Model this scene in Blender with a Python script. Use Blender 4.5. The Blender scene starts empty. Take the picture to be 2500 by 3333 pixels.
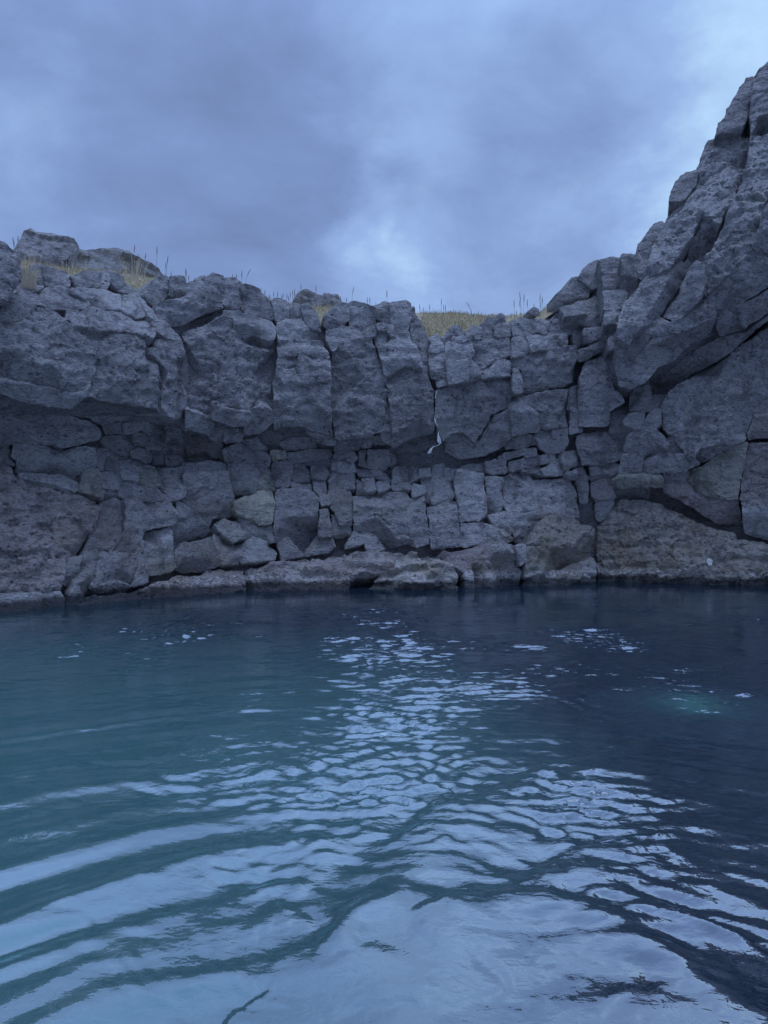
import bpy, math, random
import numpy as np
from mathutils import Vector, noise
from mathutils.geometry import delaunay_2d_cdt

random.seed(7)
rng = np.random.default_rng(7)
R = math.radians
scene = bpy.context.scene
COL = scene.collection

# ------------------------------------------------------------------ camera
H = 1.28                      # camera height above the water
F = 2406.6                    # focal length in photo pixels (2500 x 3333)
CU, CV = 1250.0, 1666.5
cam_d = bpy.data.cameras.new('camera')
cam = bpy.data.objects.new('camera', cam_d)
COL.objects.link(cam)
cam.location = (0, 0, H)
cam.rotation_euler = (R(90), 0, 0)
cam_d.sensor_fit = 'VERTICAL'
cam_d.sensor_height = 36.0
cam_d.lens = 36.0 * F / 3333.0
cam_d.clip_start = 0.05
cam_d.clip_end = 2000
scene.camera = cam

# ------------------------------------------------------------------ sky
SUN_EL, SUN_AZ = 80.0, 165.0
world = bpy.data.worlds.new('World')
scene.world = world
world.use_nodes = True
wt = world.node_tree
wt.nodes.clear()


class NT:
    """tiny helper to write node graphs"""
    def __init__(self, tree):
        self.t = tree

    def n(self, kind, ins=None, **props):
        nd = self.t.nodes.new(kind)
        for k, v in props.items():
            setattr(nd, k, v)
        for k, v in (ins or {}).items():
            s = nd.inputs[k]
            if isinstance(v, bpy.types.NodeSocket):
                self.t.links.new(v, s)
            else:
                s.default_value = v
        return nd

    def math(self, op, a, b=0.0, clamp=False):
        return self.n('ShaderNodeMath', {0: a, 1: b}, operation=op, use_clamp=clamp).outputs[0]

    def vmath(self, op, a, b=(0, 0, 0)):
        nd = self.n('ShaderNodeVectorMath', {0: a, 1: b}, operation=op)
        return nd.outputs[1] if op in ('DOT_PRODUCT', 'LENGTH', 'DISTANCE') else nd.outputs[0]

    def mixc(self, f, a, b, mode='MIX'):
        nd = self.n('ShaderNodeMix', data_type='RGBA', blend_type=mode)
        for s, v in ((nd.inputs[0], f), (nd.inputs[6], a), (nd.inputs[7], b)):
            if isinstance(v, bpy.types.NodeSocket):
                self.t.links.new(v, s)
            else:
                s.default_value = v if not isinstance(v, tuple) or len(v) == 4 else (*v, 1)
        return nd.outputs[2]

    def ramp(self, fac, a, b, lo=0.0, hi=1.0, smooth=True):
        nd = self.n('ShaderNodeMapRange', {'Value': fac, 'From Min': a, 'From Max': b, 'To Min': lo, 'To Max': hi},
                    interpolation_type='SMOOTHSTEP' if smooth else 'LINEAR')
        return nd.outputs[0]

    def noise(self, vec, scale, detail=4, rough=0.55, dist=0.0):
        return self.n('ShaderNodeTexNoise', {'Vector': vec, 'Scale': scale, 'Detail': detail, 'Roughness': rough,
                                             'Distortion': dist}).outputs[0]


w = NT(wt)
geo = w.n('ShaderNodeTexCoord')
D = w.vmath('NORMALIZE', geo.outputs['Generated'])
warp = w.n('ShaderNodeTexNoise', {'Vector': D, 'Scale': 4.5, 'Detail': 7, 'Roughness': 0.62}).outputs['Color']
warp = w.vmath('SUBTRACT', warp, (0.5, 0.5, 0.5))
Dw = w.vmath('NORMALIZE', w.vmath('ADD', D, w.vmath('MULTIPLY', warp, (0.22, 0.22, 0.18))))
sep = w.n('ShaderNodeSeparateXYZ', {0: D})
zz = w.math('ADD', w.math('MAXIMUM', sep.outputs[2], 0.0), 0.35)
cp = w.n('ShaderNodeCombineXYZ', {0: w.math('DIVIDE', sep.outputs[0], zz), 1: w.math('DIVIDE', sep.outputs[1], zz), 2: 0.0}).outputs[0]
big = w.noise(cp, 0.9, 5, 0.5, 0.3)
fine = w.noise(w.vmath('MULTIPLY', cp, (1.0, 1.15, 1.0)), 3.0, 7, 0.58, 0.25)
val = w.math('ADD', w.ramp(big, 0.25, 0.75, -0.06, 0.06, False), w.ramp(fine, 0.25, 0.75, -0.24, 0.24, False))


def skydir(pu, pv):      # direction of a place in the sky, from its place in the photograph (1659 x 2212 scale)
    v = Vector(((pu - 829.5) / 1597, 1.0, (1106 - pv) / 1597))
    return v.normalized()


for pu, pv, rad, amp in ((1330, 40, 20, 0.22), (1640, 220, 16, 0.16), (1490, 430, 6, 0.18), (1270, 330, 9, -0.24),
                         (1020, 170, 8, 0.05), (640, 170, 13, -0.05), (250, 60, 12, -0.02), (600, 470, 13, -0.08),
                         (835, 620, 5, 0.32), (800, 425, 2.6, 0.20), (900, 330, 5, 0.06), (180, 420, 9, 0.06),
                         (1020, 560, 7, 0.05), (1330, 520, 7, 0.06), (350, 260, 10, 0.02), (720, 600, 3.5, 0.12)):
    c = skydir(pu, pv)
    dt = w.vmath('DOT_PRODUCT', Dw, tuple(c))
    val = w.math('ADD', val, w.ramp(dt, math.cos(R(rad * 1.25)), 1.0, 0.0, amp))
tt = w.ramp(val, -0.45, 0.6, 0.0, 1.0, False)
cr = w.n('ShaderNodeValToRGB', {'Fac': tt})
els = cr.color_ramp.elements
els[0].position = 0.0
els[0].color = (0.145, 0.205, 0.385, 1)
els[1].position = 1.0
els[1].color = (0.58, 0.84, 1.12, 1)
e = els.new(0.42)
e.color = (0.220, 0.330, 0.625, 1)
e = els.new(0.70)
e.color = (0.325, 0.490, 0.840, 1)
sky = w.n('ShaderNodeTexSky', sky_type='NISHITA', sun_disc=False, sun_elevation=R(SUN_EL), sun_rotation=R(SUN_AZ))
skyc = w.vmath('MULTIPLY', sky.outputs[0], (0.028, 0.028, 0.028))
colr = w.mixc(0.06, cr.outputs[0], skyc)
# overcast skies are brighter overhead
up = w.ramp(sep.outputs[2], 0.48, 1.0, 1.0, 2.6)
colr = w.vmath('MULTIPLY', colr, w.n('ShaderNodeCombineXYZ', {0: up, 1: up, 2: up}).outputs[0])
bg = w.n('ShaderNodeBackground', {'Color': colr, 'Strength': 1.0})
w.n('ShaderNodeOutputWorld', {'Surface': bg.outputs[0]})

# ------------------------------------------------------------------ sun behind the cloud layer
sun_d = bpy.data.lights.new('sun', 'SUN')
sun_d.energy = 1.8
sun_d.angle = R(40)
sun_d.color = (0.55, 0.68, 1.0)
sun = bpy.data.objects.new('sun', sun_d)
COL.objects.link(sun)
az = R(SUN_AZ)
sv = Vector((math.sin(az) * math.cos(R(SUN_EL)), math.cos(az) * math.cos(R(SUN_EL)), math.sin(R(SUN_EL))))
sun.rotation_euler = sv.to_track_quat('Z', 'Y').to_euler()

vs = scene.view_settings
vs.view_transform = 'Standard'
vs.look = 'None'
vs.exposure = 0.0
vs.gamma = 1.0
scene.cycles.use_denoising = True
scene.cycles.max_bounces = 8
scene.cycles.glossy_bounces = 3
scene.cycles.transmission_bounces = 4

# ------------------------------------------------------------------ materials
def new_mat(name):
    m = bpy.data.materials.new(name)
    m.use_nodes = True
    m.node_tree.nodes.clear()
    return m, NT(m.node_tree)


def rock_material():
    m, t = new_mat('rock')
    g = t.n('ShaderNodeNewGeometry')
    P = g.outputs['Position']
    N = g.outputs['Normal']
    oi = t.n('ShaderNodeObjectInfo')
    Ps = t.vmath('MULTIPLY', P, (1.0, 1.0, 2.0))
    n1 = t.noise(P, 1.3, 5, 0.6)
    n2 = t.noise(Ps, 5.0, 6, 0.65, 0.4)
    n3 = t.noise(Ps, 22.0, 5, 0.7, 0.2)
    c = t.mixc(t.ramp(n1, 0.30, 0.70), (0.290, 0.270, 0.274), (0.430, 0.405, 0.405))
    c = t.mixc(t.math('MULTIPLY', t.ramp(n2, 0.52, 0.68), 0.7), c, (0.49, 0.475, 0.455))
    c = t.mixc(t.math('MULTIPLY', t.ramp(n2, 0.47, 0.34), 0.65), c, (0.125, 0.118, 0.120))
    c = t.mixc(t.math('MULTIPLY', t.ramp(n3, 0.535, 0.64), 0.62), c, (0.58, 0.565, 0.54))
    c = t.mixc(t.math('MULTIPLY', t.ramp(n3, 0.465, 0.36), 0.68), c, (0.085, 0.082, 0.085))
    # pale lichen flecks
    lic = t.noise(P, 55.0, 3, 0.6)
    c = t.mixc(t.math('MULTIPLY', t.ramp(lic, 0.66, 0.72), t.ramp(n1, 0.45, 0.65)), c, (0.56, 0.56, 0.53))
    # dark vesicles
    vor = t.n('ShaderNodeTexVoronoi', {'Vector': t.vmath('ADD', P, t.vmath('MULTIPLY', t.n('ShaderNodeTexNoise', {'Vector': P, 'Scale': 9.0}).outputs['Color'], (0.12, 0.12, 0.06))), 'Scale': 9.0, 'Randomness': 1.0}).outputs['Distance']
    pit = t.math('MULTIPLY', t.ramp(vor, 0.20, 0.10), t.ramp(t.noise(P, 2.1, 3), 0.48, 0.60))
    c = t.mixc(t.math('MULTIPLY', pit, 0.8), c, (0.075, 0.073, 0.08))
    # rusty and olive weathering
    w1 = t.noise(t.vmath('ADD', P, (7, 3, 1)), 0.9, 4, 0.6)
    sp = t.n('ShaderNodeSeparateXYZ', {0: P})
    low = t.ramp(sp.outputs[2], 2.1, 0.6)
    c = t.mixc(t.math('MULTIPLY', t.math('MULTIPLY', t.ramp(w1, 0.48, 0.66), low), 0.55), c, (0.240, 0.180, 0.130))
    w2 = t.noise(t.vmath('ADD', P, (-4, 9, 2)), 0.8, 4, 0.6)
    c = t.mixc(t.math('MULTIPLY', t.math('MULTIPLY', t.ramp(w2, 0.50, 0.66), low), 0.40), c, (0.205, 0.195, 0.115))
    # damp streaks running down the faces, broad pale lichen patches
    stv = t.noise(t.vmath('MULTIPLY', P, (2.6, 2.6, 0.30)), 1.0, 5, 0.6)
    c = t.mixc(t.math('MULTIPLY', t.ramp(stv, 0.54, 0.68), 0.50), c, (0.085, 0.082, 0.085))
    lp_ = t.noise(t.vmath('ADD', P, (1.7, -6, 4)), 0.75, 6, 0.65, 0.5)
    c = t.mixc(t.math('MULTIPLY', t.ramp(lp_, 0.54, 0.64), 0.30), c, (0.43, 0.425, 0.40))
    # tint of the single block
    c = t.mixc(1.0, c, oi.outputs['Color'], 'MULTIPLY')
    br = t.ramp(oi.outputs['Random'], 0, 1, 0.78, 1.16, False)
    c = t.vmath('MULTIPLY', c, t.n('ShaderNodeCombineXYZ', {0: br, 1: br, 2: br}).outputs[0])
    # moss on the flat tops high up
    sn = t.n('ShaderNodeSeparateXYZ', {0: N})
    moss = t.math('MULTIPLY', t.ramp(sn.outputs[2], 0.55, 0.85), t.ramp(sp.outputs[2], 4.2, 4.9))
    moss = t.math('MULTIPLY', moss, t.ramp(n2, 0.40, 0.55))
    c = t.mixc(t.math('MULTIPLY', moss, 0.5), c, (0.130, 0.150, 0.045))
    # tidal crust and wet band at the water's edge
    zj = t.math('ADD', sp.outputs[2], t.math('MULTIPLY', t.math('SUBTRACT', n2, 0.5), 0.22))
    crust = t.math('MULTIPLY', t.ramp(zj, 0.13, 0.17), t.ramp(zj, 0.29, 0.20))
    crust = t.math('MULTIPLY', crust, t.ramp(n3, 0.44, 0.58))
    c = t.mixc(t.math('MULTIPLY', crust, 0.75), c, (0.55, 0.54, 0.52))
    wet = t.ramp(zj, 0.16, 0.09)
    c = t.mixc(t.math('MULTIPLY', wet, 0.85), c, (0.030, 0.032, 0.036))
    rough = t.ramp(wet, 0, 1, 0.88, 0.25)
    # relief
    hgt = t.math('ADD', t.math('MULTIPLY', n2, 0.085), t.math('MULTIPLY', n3, 0.060))
    hgt = t.math('ADD', hgt, t.math('MULTIPLY', t.noise(P, 70, 4, 0.65), 0.014))
    hgt = t.math('SUBTRACT', hgt, t.math('MULTIPLY', pit, 0.06))
    bump = t.n('ShaderNodeBump', {'Height': hgt, 'Strength': 1.0, 'Distance': 1.0})
    b = t.n('ShaderNodeBsdfPrincipled', {'Base Color': c, 'Roughness': rough, 'Normal': bump.outputs[0], 'Specular IOR Level': 0.35})
    t.n('ShaderNodeOutputMaterial', {'Surface': b.outputs[0]})
    return m


def turf_material():
    m, t = new_mat('turf')
    P = t.n('ShaderNodeNewGeometry').outputs['Position']
    n1 = t.noise(P, 2.5, 5, 0.6)
    n2 = t.noise(P, 26, 5, 0.7)
    c = t.mixc(t.ramp(n1, 0.35, 0.65), (0.42, 0.34, 0.21), (0.32, 0.28, 0.15))
    c = t.mixc(t.ramp(n2, 0.5, 0.7), c, (0.36, 0.31, 0.19))
    bump = t.n('ShaderNodeBump', {'Height': n2, 'Strength': 0.8, 'Distance': 0.05})
    b = t.n('ShaderNodeBsdfPrincipled', {'Base Color': c, 'Roughness': 0.95, 'Normal': bump.outputs[0]})
    t.n('ShaderNodeOutputMaterial', {'Surface': b.outputs[0]})
    return m


def plain(name, col, rough=0.9, var=0.0, scale=4.0):
    m, t = new_mat(name)
    c = (*col, 1)
    if var:
        P = t.n('ShaderNodeNewGeometry').outputs['Position']
        n = t.noise(P, scale, 3, 0.6)
        c = t.mixc(t.ramp(n, 0.3, 0.7), tuple(x * (1 - var) for x in col), tuple(min(1, x * (1 + var)) for x in col))
    b = t.n('ShaderNodeBsdfPrincipled', {'Base Color': c, 'Roughness': rough})
    t.n('ShaderNodeOutputMaterial', {'Surface': b.outputs[0]})
    return m


def grass_material():
    m, t = new_mat('dry_grass')
    P = t.n('ShaderNodeNewGeometry').outputs['Position']
    n = t.noise(P, 1.6, 4, 0.6)
    n2 = t.noise(P, 40, 2, 0.6)
    c = t.mixc(t.ramp(n, 0.40, 0.62), (0.56, 0.46, 0.34), (0.40, 0.37, 0.22))
    c = t.mixc(t.ramp(n2, 0.4, 0.7), c, (0.60, 0.52, 0.40))
    b = t.n('ShaderNodeBsdfPrincipled', {'Base Color': c, 'Roughness': 0.8})
    t.n('ShaderNodeOutputMaterial', {'Surface': b.outputs[0]})
    return m


def water_material():
    m, t = new_mat('lagoon_water')
    g = t.n('ShaderNodeNewGeometry')
    P = g.outputs['Position']
    dep = t.n('ShaderNodeAttribute', attribute_name='depth').outputs['Fac']
    chop = t.n('ShaderNodeAttribute', attribute_name='chop').outputs['Fac']
    q = t.vmath('MULTIPLY', P, (1.0, 1.35, 1.0))
    n1 = t.noise(q, 5.5, 3, 0.5, 0.6)
    n2 = t.noise(q, 17.0, 3, 0.55, 0.4)
    hh = t.math('ADD', t.math('MULTIPLY', n1, 0.008), t.math('MULTIPLY', n2, 0.0045))
    hh = t.math('MULTIPLY', hh, t.math('ADD', chop, 0.20))
    bump = t.n('ShaderNodeBump', {'Height': hh, 'Strength': 1.0, 'Distance': 1.0})
    c = t.mixc(dep, (0.088, 0.235, 0.222), (0.013, 0.029, 0.048))
    diff = t.n('ShaderNodeBsdfDiffuse', {'Color': c})
    refr = t.n('ShaderNodeBsdfRefraction', {'Color': (0.55, 0.9, 0.95, 1), 'IOR': 1.33, 'Roughness': 0.0, 'Normal': bump.outputs[0]})
    body = t.n('ShaderNodeMixShader', {0: 0.35, 1: diff.outputs[0], 2: refr.outputs[0]})
    gl = t.n('ShaderNodeBsdfGlossy', {'Color': (0.93, 0.95, 0.97, 1), 'Roughness': 0.012, 'Normal': bump.outputs[0]})
    lw = t.n('ShaderNodeLayerWeight', {'Blend': 0.5, 'Normal': bump.outputs[0]}).outputs['Facing']
    fr = t.math('MINIMUM', t.math('MULTIPLY', t.math('POWER', lw, 2.0), 2.3), 0.49)
    mx = t.n('ShaderNodeMixShader', {0: fr, 1: body.outputs[0], 2: gl.outputs[0]})
    t.n('ShaderNodeOutputMaterial', {'Surface': mx.outputs[0]})
    return m


M_ROCK = rock_material()
M_TURF = turf_material()
M_GRASS = grass_material()
M_WATER = water_material()
M_STALK = plain('stalk', (0.10, 0.085, 0.06), 0.8, 0.3, 9)
M_WISP = plain('white_fibre', (0.80, 0.80, 0.78), 0.8, 0.15, 30)
M_BED = plain('lagoon_bed', (0.030, 0.075, 0.085), 0.9, 0.4, 1.2)


def lamp_material():
    m, t = new_mat('lamp_glass')
    e = t.n('ShaderNodeEmission', {'Color': (0.16, 0.75, 0.80, 1), 'Strength': 0.5})
    t.n('ShaderNodeOutputMaterial', {'Surface': e.outputs[0]})
    return m


# ------------------------------------------------------------------ object helpers
def empty(name, loc, label=None, cat=None, group=None, kind=None):
    o = bpy.data.objects.new(name, None)
    o.empty_display_size = 0.2
    COL.objects.link(o)
    o.location = loc
    return tag(o, label, cat, group, kind)


def tag(o, label=None, cat=None, group=None, kind=None):
    for k, v in (('label', label), ('category', cat), ('group', group), ('kind', kind)):
        if v:
            o[k] = v
    return o


def mesh_obj(name, verts, faces, mat, parent=None, smooth=True, sharp=None, origin=None):
    v = np.asarray(verts, dtype=float)
    org = np.asarray(origin if origin is not None else v.mean(0), dtype=float)
    me = bpy.data.meshes.new(name)
    me.from_pydata((v - org).tolist(), [], faces)
    me.materials.append(mat)
    if smooth:
        me.shade_smooth()
        if sharp:
            me.set_sharp_from_angle(angle=R(sharp))
    me.update()
    o = bpy.data.objects.new(name, me)
    COL.objects.link(o)
    if parent is not None:
        o.parent = parent
        o.location = Vector(org) - Vector(parent.location)
    else:
        o.location = org
    return o


# ------------------------------------------------------------------ the shape of the cove
YB = ((-700, 7.6), (-200, 9.2), (0, 10.0), (300, 10.7), (600, 11.9), (900, 12.7), (1200, 13.0), (1500, 13.2),
      (1750, 13.4), (1900, 13.7), (2050, 13.6), (2250, 13.4), (2500, 13.0), (2900, 12.2), (3300, 11.0))
YBX = np.array([a for a, b in YB], float)
YBY = np.array([b for a, b in YB], float)
PROF = (
    (400, ((850, .6), (950, .25), (1050, -.2), (1150, -.5), (1260, -.6), (1330, -.2), (1390, .6), (1480, .45), (1560, .14), (1700, 0), (1850, -.2), (1980, -.35))),
    (640, ((900, .35), (980, .2), (1080, -.05), (1200, -.25), (1380, -.32), (1420, .30), (1480, .55), (1560, .28), (1620, .05), (1780, -.1), (1900, -.15))),
    (1750, ((900, .35), (980, .2), (1080, -.05), (1200, -.2), (1380, -.2), (1420, .15), (1480, .3), (1560, .2), (1620, .05), (1780, -.1), (1900, -.15))),
    (1900, ((780, .9), (900, .5), (1000, .2), (1100, 0), (1600, 0.05), (1800, 0))),
    (2040, ((100, .9), (300, .55), (600, .05), (850, -.45), (1020, -.95), (1150, -1.15), (1240, -.8), (1310, .20), (1370, -.30), (1450, -.35), (1560, -.1), (1640, .25), (1750, .1), (1900, 0))),
)


def base_y(u, v):
    y = float(np.interp(u, YBX, YBY))
    ve = v + 0.56 * max(0.0, min(u, 2600) - 2040) * min(1.0, max(0.0, (1640 - v) / 300))   # the undercut rises along the buttress
    vals = [float(np.interp(ve, [a for a, b in p], [b for a, b in p])) for _, p in PROF]
    return y + float(np.interp(u, [s for s, _ in PROF], vals))


def ray(u, v):
    return np.array(((u - CU) / F, 1.0, (CV - v) / F))


CAM = np.array((0, 0, H))


def at(u, v, y):
    return CAM + ray(u, v) * y


def wall_yaw(u):
    a, b = at(u - 60, CV, np.interp(u - 60, YBX, YBY)), at(u + 60, CV, np.interp(u + 60, YBX, YBY))
    return math.atan2(b[1] - a[1], b[0] - a[0])


REG = {1: (0, 700, .42194), 2: (600, 800, .42194), 3: (1200, 800, .42194), 4: (1800, 200, .4972),
       5: (0, 1300, .42194), 6: (600, 1300, .42194), 7: (1200, 1300, .42194), 8: (1800, 1200, .42194), 0: (0, 0, 1.0)}


def to_src(reg, pts):
    x0, y0, k = REG[reg]
    return [(x0 + a * k, y0 + b * k) for a, b in pts]


def fbm(p, s, o=4, h=0.9):
    return noise.fractal(Vector((p[0] * s, p[1] * s, p[2] * s)), h, 2.1, o)


def block(parent, reg, pts, dy=None, tilt=None, yaw=0.0, thick=0.55, edge=None, rough=1.0, res=0.033, tint=(1, 1, 1),
          chips=None, strata=0.5, gap=-0.024, name='rock_block', dome=0.012, facets=None):
    """one block of the cliff: a solid with its own front relief, worn edges, chips, sides and back"""
    uv = to_src(reg, pts)
    cu = sum(a for a, b in uv) / len(uv)
    cv = sum(b for a, b in uv) / len(uv)
    if dy is None:
        dy = random.uniform(-0.035, 0.035)
    if 0.2 < dy < 1.0:
        dy = 0.2
    wy = wall_yaw(min(max(cu, -150), 2560)) + R(yaw)
    pb = np.array([at(a, b, base_y(a, b) + dy) for a, b in uv])
    c = pb.mean(0)
    if tilt is None:
        q = pb - c
        n = np.linalg.svd(q)[2][2]
        if n[1] > 0:
            n = -n
        tl = math.asin(max(-1, min(1, n[2])))
        tl = max(R(-32), min(R(38), tl)) + R(random.uniform(-4, 4))
        wy += R(random.uniform(-4, 4))
    else:
        tl = R(tilt + random.uniform(-2, 2))
    n = np.array((math.sin(wy) * math.cos(tl), -math.cos(wy) * math.cos(tl), math.sin(tl)))
    e1 = np.cross((0, 0, 1.0), n)
    e1 = e1 / np.linalg.norm(e1)
    e2 = np.cross(n, e1)
    loc = []
    for a, b in uv:
        d = ray(a, b)
        s = np.dot(c - CAM, n) / min(np.dot(d, n), -0.12)
        p = CAM + d * s - c
        loc.append((float(np.dot(p, e1)), float(np.dot(p, e2))))
    area = 0.5 * sum(loc[i - 1][0] * loc[i][1] - loc[i][0] * loc[i - 1][1] for i in range(len(loc)))
    if area < 0:
        loc.reverse()
        area = -area
    size = math.sqrt(max(area, 1e-4))
    rs = min(res, max(0.018, size / 9))
    ed = edge * 0.6 if edge is not None else random.uniform(0.008, 0.020)
    ed = min(ed, size * (0.22 if edge else 0.07))
    if size > 0.6 and gap == -0.024:
        gap = -0.012
    # wandering outline
    P = np.array(loc)
    k = 0.035
    Q = []
    for i in range(len(P)):
        a, b = P[i], P[(i + 1) % len(P)]
        Q += [a * (1 - k) + b * k, a * k + b * (1 - k)]
    out = []
    for i in range(len(Q)):
        a, b = np.array(Q[i]), np.array(Q[(i + 1) % len(Q)])
        L = np.linalg.norm(b - a)
        m = max(1, int(L / rs))
        t = (b - a) / max(L, 1e-6)
        nn = np.array((t[1], -t[0]))
        for j in range(m):
            p = a + (b - a) * j / m
            w3 = c + e1 * p[0] + e2 * p[1]
            dd = 0.022 * rough * fbm(w3, 3.3, 4) + 0.016 * rough * fbm(w3 + 9, 11, 4) - gap
            out.append(p + nn * max(-0.05, min(0.06, dd)))
    B = np.array(out)
    nb = len(B)
    A0, A1 = B, np.roll(B, -1, 0)

    def dist_in(X):
        d = A1 - A0
        ll = (d ** 2).sum(1) + 1e-12
        w_ = X[:, None, :] - A0[None]
        tt = np.clip((w_ * d[None]).sum(2) / ll[None], 0, 1)
        dd = np.sqrt(((w_ - tt[..., None] * d[None]) ** 2).sum(2)).min(1)
        y = X[:, 1][:, None]
        x = X[:, 0][:, None]
        cond = (A0[None, :, 1] > y) != (A1[None, :, 1] > y)
        den = (A1[:, 1] - A0[:, 1])
        den = np.where(abs(den) < 1e-12, 1e-12, den)
        xi = A0[None, :, 0] + (y - A0[None, :, 1]) / den[None] * d[None, :, 0]
        ins = (np.sum(cond & (x < xi), 1) % 2) == 1
        return dd, ins

    lo, hi = B.min(0), B.max(0)
    gx = np.arange(lo[0], hi[0], rs)
    gy = np.arange(lo[1], hi[1], rs * 0.87)
    G = np.array([(x + (0.5 * rs if j % 2 else 0), y) for j, y in enumerate(gy) for x in gx]) if len(gx) and len(gy) else np.zeros((0, 2))
    if len(G):
        G = G + rng.uniform(-0.28, 0.28, G.shape) * rs
        dd, ins = dist_in(G)
        G = G[ins & (dd > 0.55 * rs)]
    tng = np.roll(B, -1, 0) - np.roll(B, 1, 0)
    tng /= (np.linalg.norm(tng, axis=1)[:, None] + 1e-9)
    RI = B + np.stack((-tng[:, 1], tng[:, 0]), 1) * min(0.3 * rs, 0.35 * ed + 0.004)
    dd, ins = dist_in(RI)
    RI = RI[ins & (dd > 0.18 * rs)]
    allp = np.concatenate((B, RI, G)) if len(G) else np.concatenate((B, RI))
    vo, eo, fo, *_ = delaunay_2d_cdt([Vector(p) for p in allp], [(i, (i + 1) % nb) for i in range(nb)], [], 1, 1e-5)
    X = np.array([tuple(v) for v in vo])
    dd, _ = dist_in(X)
    xr = np.clip(1 - dd / ed, 0, 1)
    h = -ed * (1 - np.sqrt(np.maximum(0, 1 - xr ** 2))) * 0.85 + dome * size * (1 - np.exp(-dd / (0.25 * size)))
    nch = chips if chips is not None else (int(size * 2.5) + random.randint(0, 2))
    for _ in range(nch):
        i = random.randrange(nb)
        an = random.uniform(-0.7, 0.7)
        inn = np.array((-tng[i][1], tng[i][0]))
        dr = np.array((inn[0] * math.cos(an) - inn[1] * math.sin(an), inn[0] * math.sin(an) + inn[1] * math.cos(an)))
        dep = random.uniform(0.03, 0.11) * min(1.5, 0.5 + size)
        cut = -dep + ((X - B[i]) @ dr) * random.uniform(0.35, 1.0)
        lat = abs((X - B[i]) @ np.array((-dr[1], dr[0])))
        cut = cut + np.maximum(0, lat - random.uniform(0.06, 0.35) * (0.4 + size)) * 1.3
        h = np.minimum(h, cut)
    nf = facets if facets is not None else int(1 + size * 1.6)
    mid = X.mean(0)
    for _ in range(nf):
        an = random.uniform(0, 2 * math.pi)
        dr = np.array((math.cos(an), math.sin(an)))
        ext = np.percentile((X - mid) @ dr, 88)
        sl = random.uniform(0.04, 0.20)
        h = np.minimum(h, 0.012 * size + (ext * random.uniform(0.15, 0.7) - (X - mid) @ dr) * sl)
    W = c[None] + X[:, :1] * e1[None] + X[:, 1:] * e2[None]
    am = min(1.45, 0.35 + size * 0.65) * rough
    seed = random.uniform(0, 50)
    for i in range(len(W)):
        p = W[i]
        wq = p + 0.10 * np.array((fbm(p, 2.3, 3), fbm(p + 4.1, 2.3, 3), fbm(p + 8.7, 2.3, 3)))
        a = fbm(p, 0.9, 3) * 0.05
        for sc_, amp in ((2.1, 0.034), (5.6, 0.020)):
            dv, pv = noise.voronoi(Vector((wq[0] * sc_ + seed, wq[1] * sc_, wq[2] * sc_ * 1.35)))
            ce = pv[0]
            hv = noise.cell_vector(ce * 7.31)
            off = Vector((wq[0] * sc_ + seed, wq[1] * sc_, wq[2] * sc_ * 1.35)) - ce
            a += amp * ((hv.x - 0.5) * 0.9 + (hv.y - 0.5) * 1.1 * (off.x + off.y * 0.3) + (hv.z - 0.6) * 1.1 * off.z)
            gr = dv[1] - dv[0]
            if gr < 0.10:
                a -= amp * 0.35 * (1 - gr / 0.10)
        la = noise.noise(Vector((p[0] * 1.2, p[1] * 1.2, p[2] * 8.5)))
        la = math.copysign(abs(la) ** 0.6, la)
        a += la * 0.034 * strata                             # bedding
        rd = 1 - abs(fbm(p, 5.0, 4))
        a += (rd - 0.7) * 0.034
        a += fbm(p, 15, 3) * 0.011
        h[i] += a * am
    V = W + n[None] * h[:, None]
    # boundary loop, sides and back
    cnt = {}
    for f in fo:
        for i in range(len(f)):
            a, b = f[i], f[(i + 1) % len(f)]
            cnt[(a, b)] = 1
    nxt = {a: b for (a, b) in cnt if (b, a) not in cnt}
    if not nxt:
        return None
    st = next(iter(nxt))
    loop = [st]
    while True:
        b = nxt.get(loop[-1])
        if b is None or b == st or len(loop) > len(nxt):
            break
        loop.append(b)
    verts = V.tolist()
    faces = [list(f) for f in fo]
    prev = loop
    L = len(loop)
    for dep, sc in ((0.10, 0.995), (thick, 0.93)):
        base = len(verts)
        for i in loop:
            x = X[i] * sc
            wv = c + e1 * x[0] + e2 * x[1] + n * (h[i] - dep if dep < 0.2 else -dep)
            if dep < 0.2:
                wv = wv + 0.012 * np.array([fbm(wv, 6, 2), fbm(wv + 5, 6, 2), fbm(wv + 11, 6, 2)])
            verts.append(wv.tolist())
        cur = list(range(base, base + L))
        for i in range(L):
            j = (i + 1) % L
            faces.append([prev[i], cur[i], cur[j], prev[j]])
        prev = cur
    faces.append(list(reversed(prev)))
    o = mesh_obj(name, verts, faces, M_ROCK, parent, True, 38, origin=c)
    o.color = (*tint, 1)
    return o


OLIVE = (0.99, 1.0, 0.86)
YELLOW = (1.20, 1.20, 1.02)
RUST = (1.03, 0.97, 0.94)
PINK = (1.06, 0.98, 0.98)
DARK = (0.82, 0.82, 0.86)

# ------------------------------------------------------------------ cliffs
cliff_l = empty('rock_cliff', (-4.5, 10.3, 0), 'blocky grey rock cliff with a dark cleft running under its broad overhang', 'cliff', kind='structure')
cliff_m = empty('rock_cliff', (0, 13.0, 0), 'grey rock wall of tall upright columns above rows of small stacked stones', 'cliff', kind='structure')
cliff_r = empty('rock_buttress', (5.5, 13.0, 0), 'tall slanting rock buttress rising highest, with a dark diagonal crack beneath', 'cliff', kind='structure')


def blocks(parent, rows):
    for row in rows:
        kw = row[2] if len(row) > 2 else {}
        block(parent, row[0], row[1], **kw)


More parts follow.
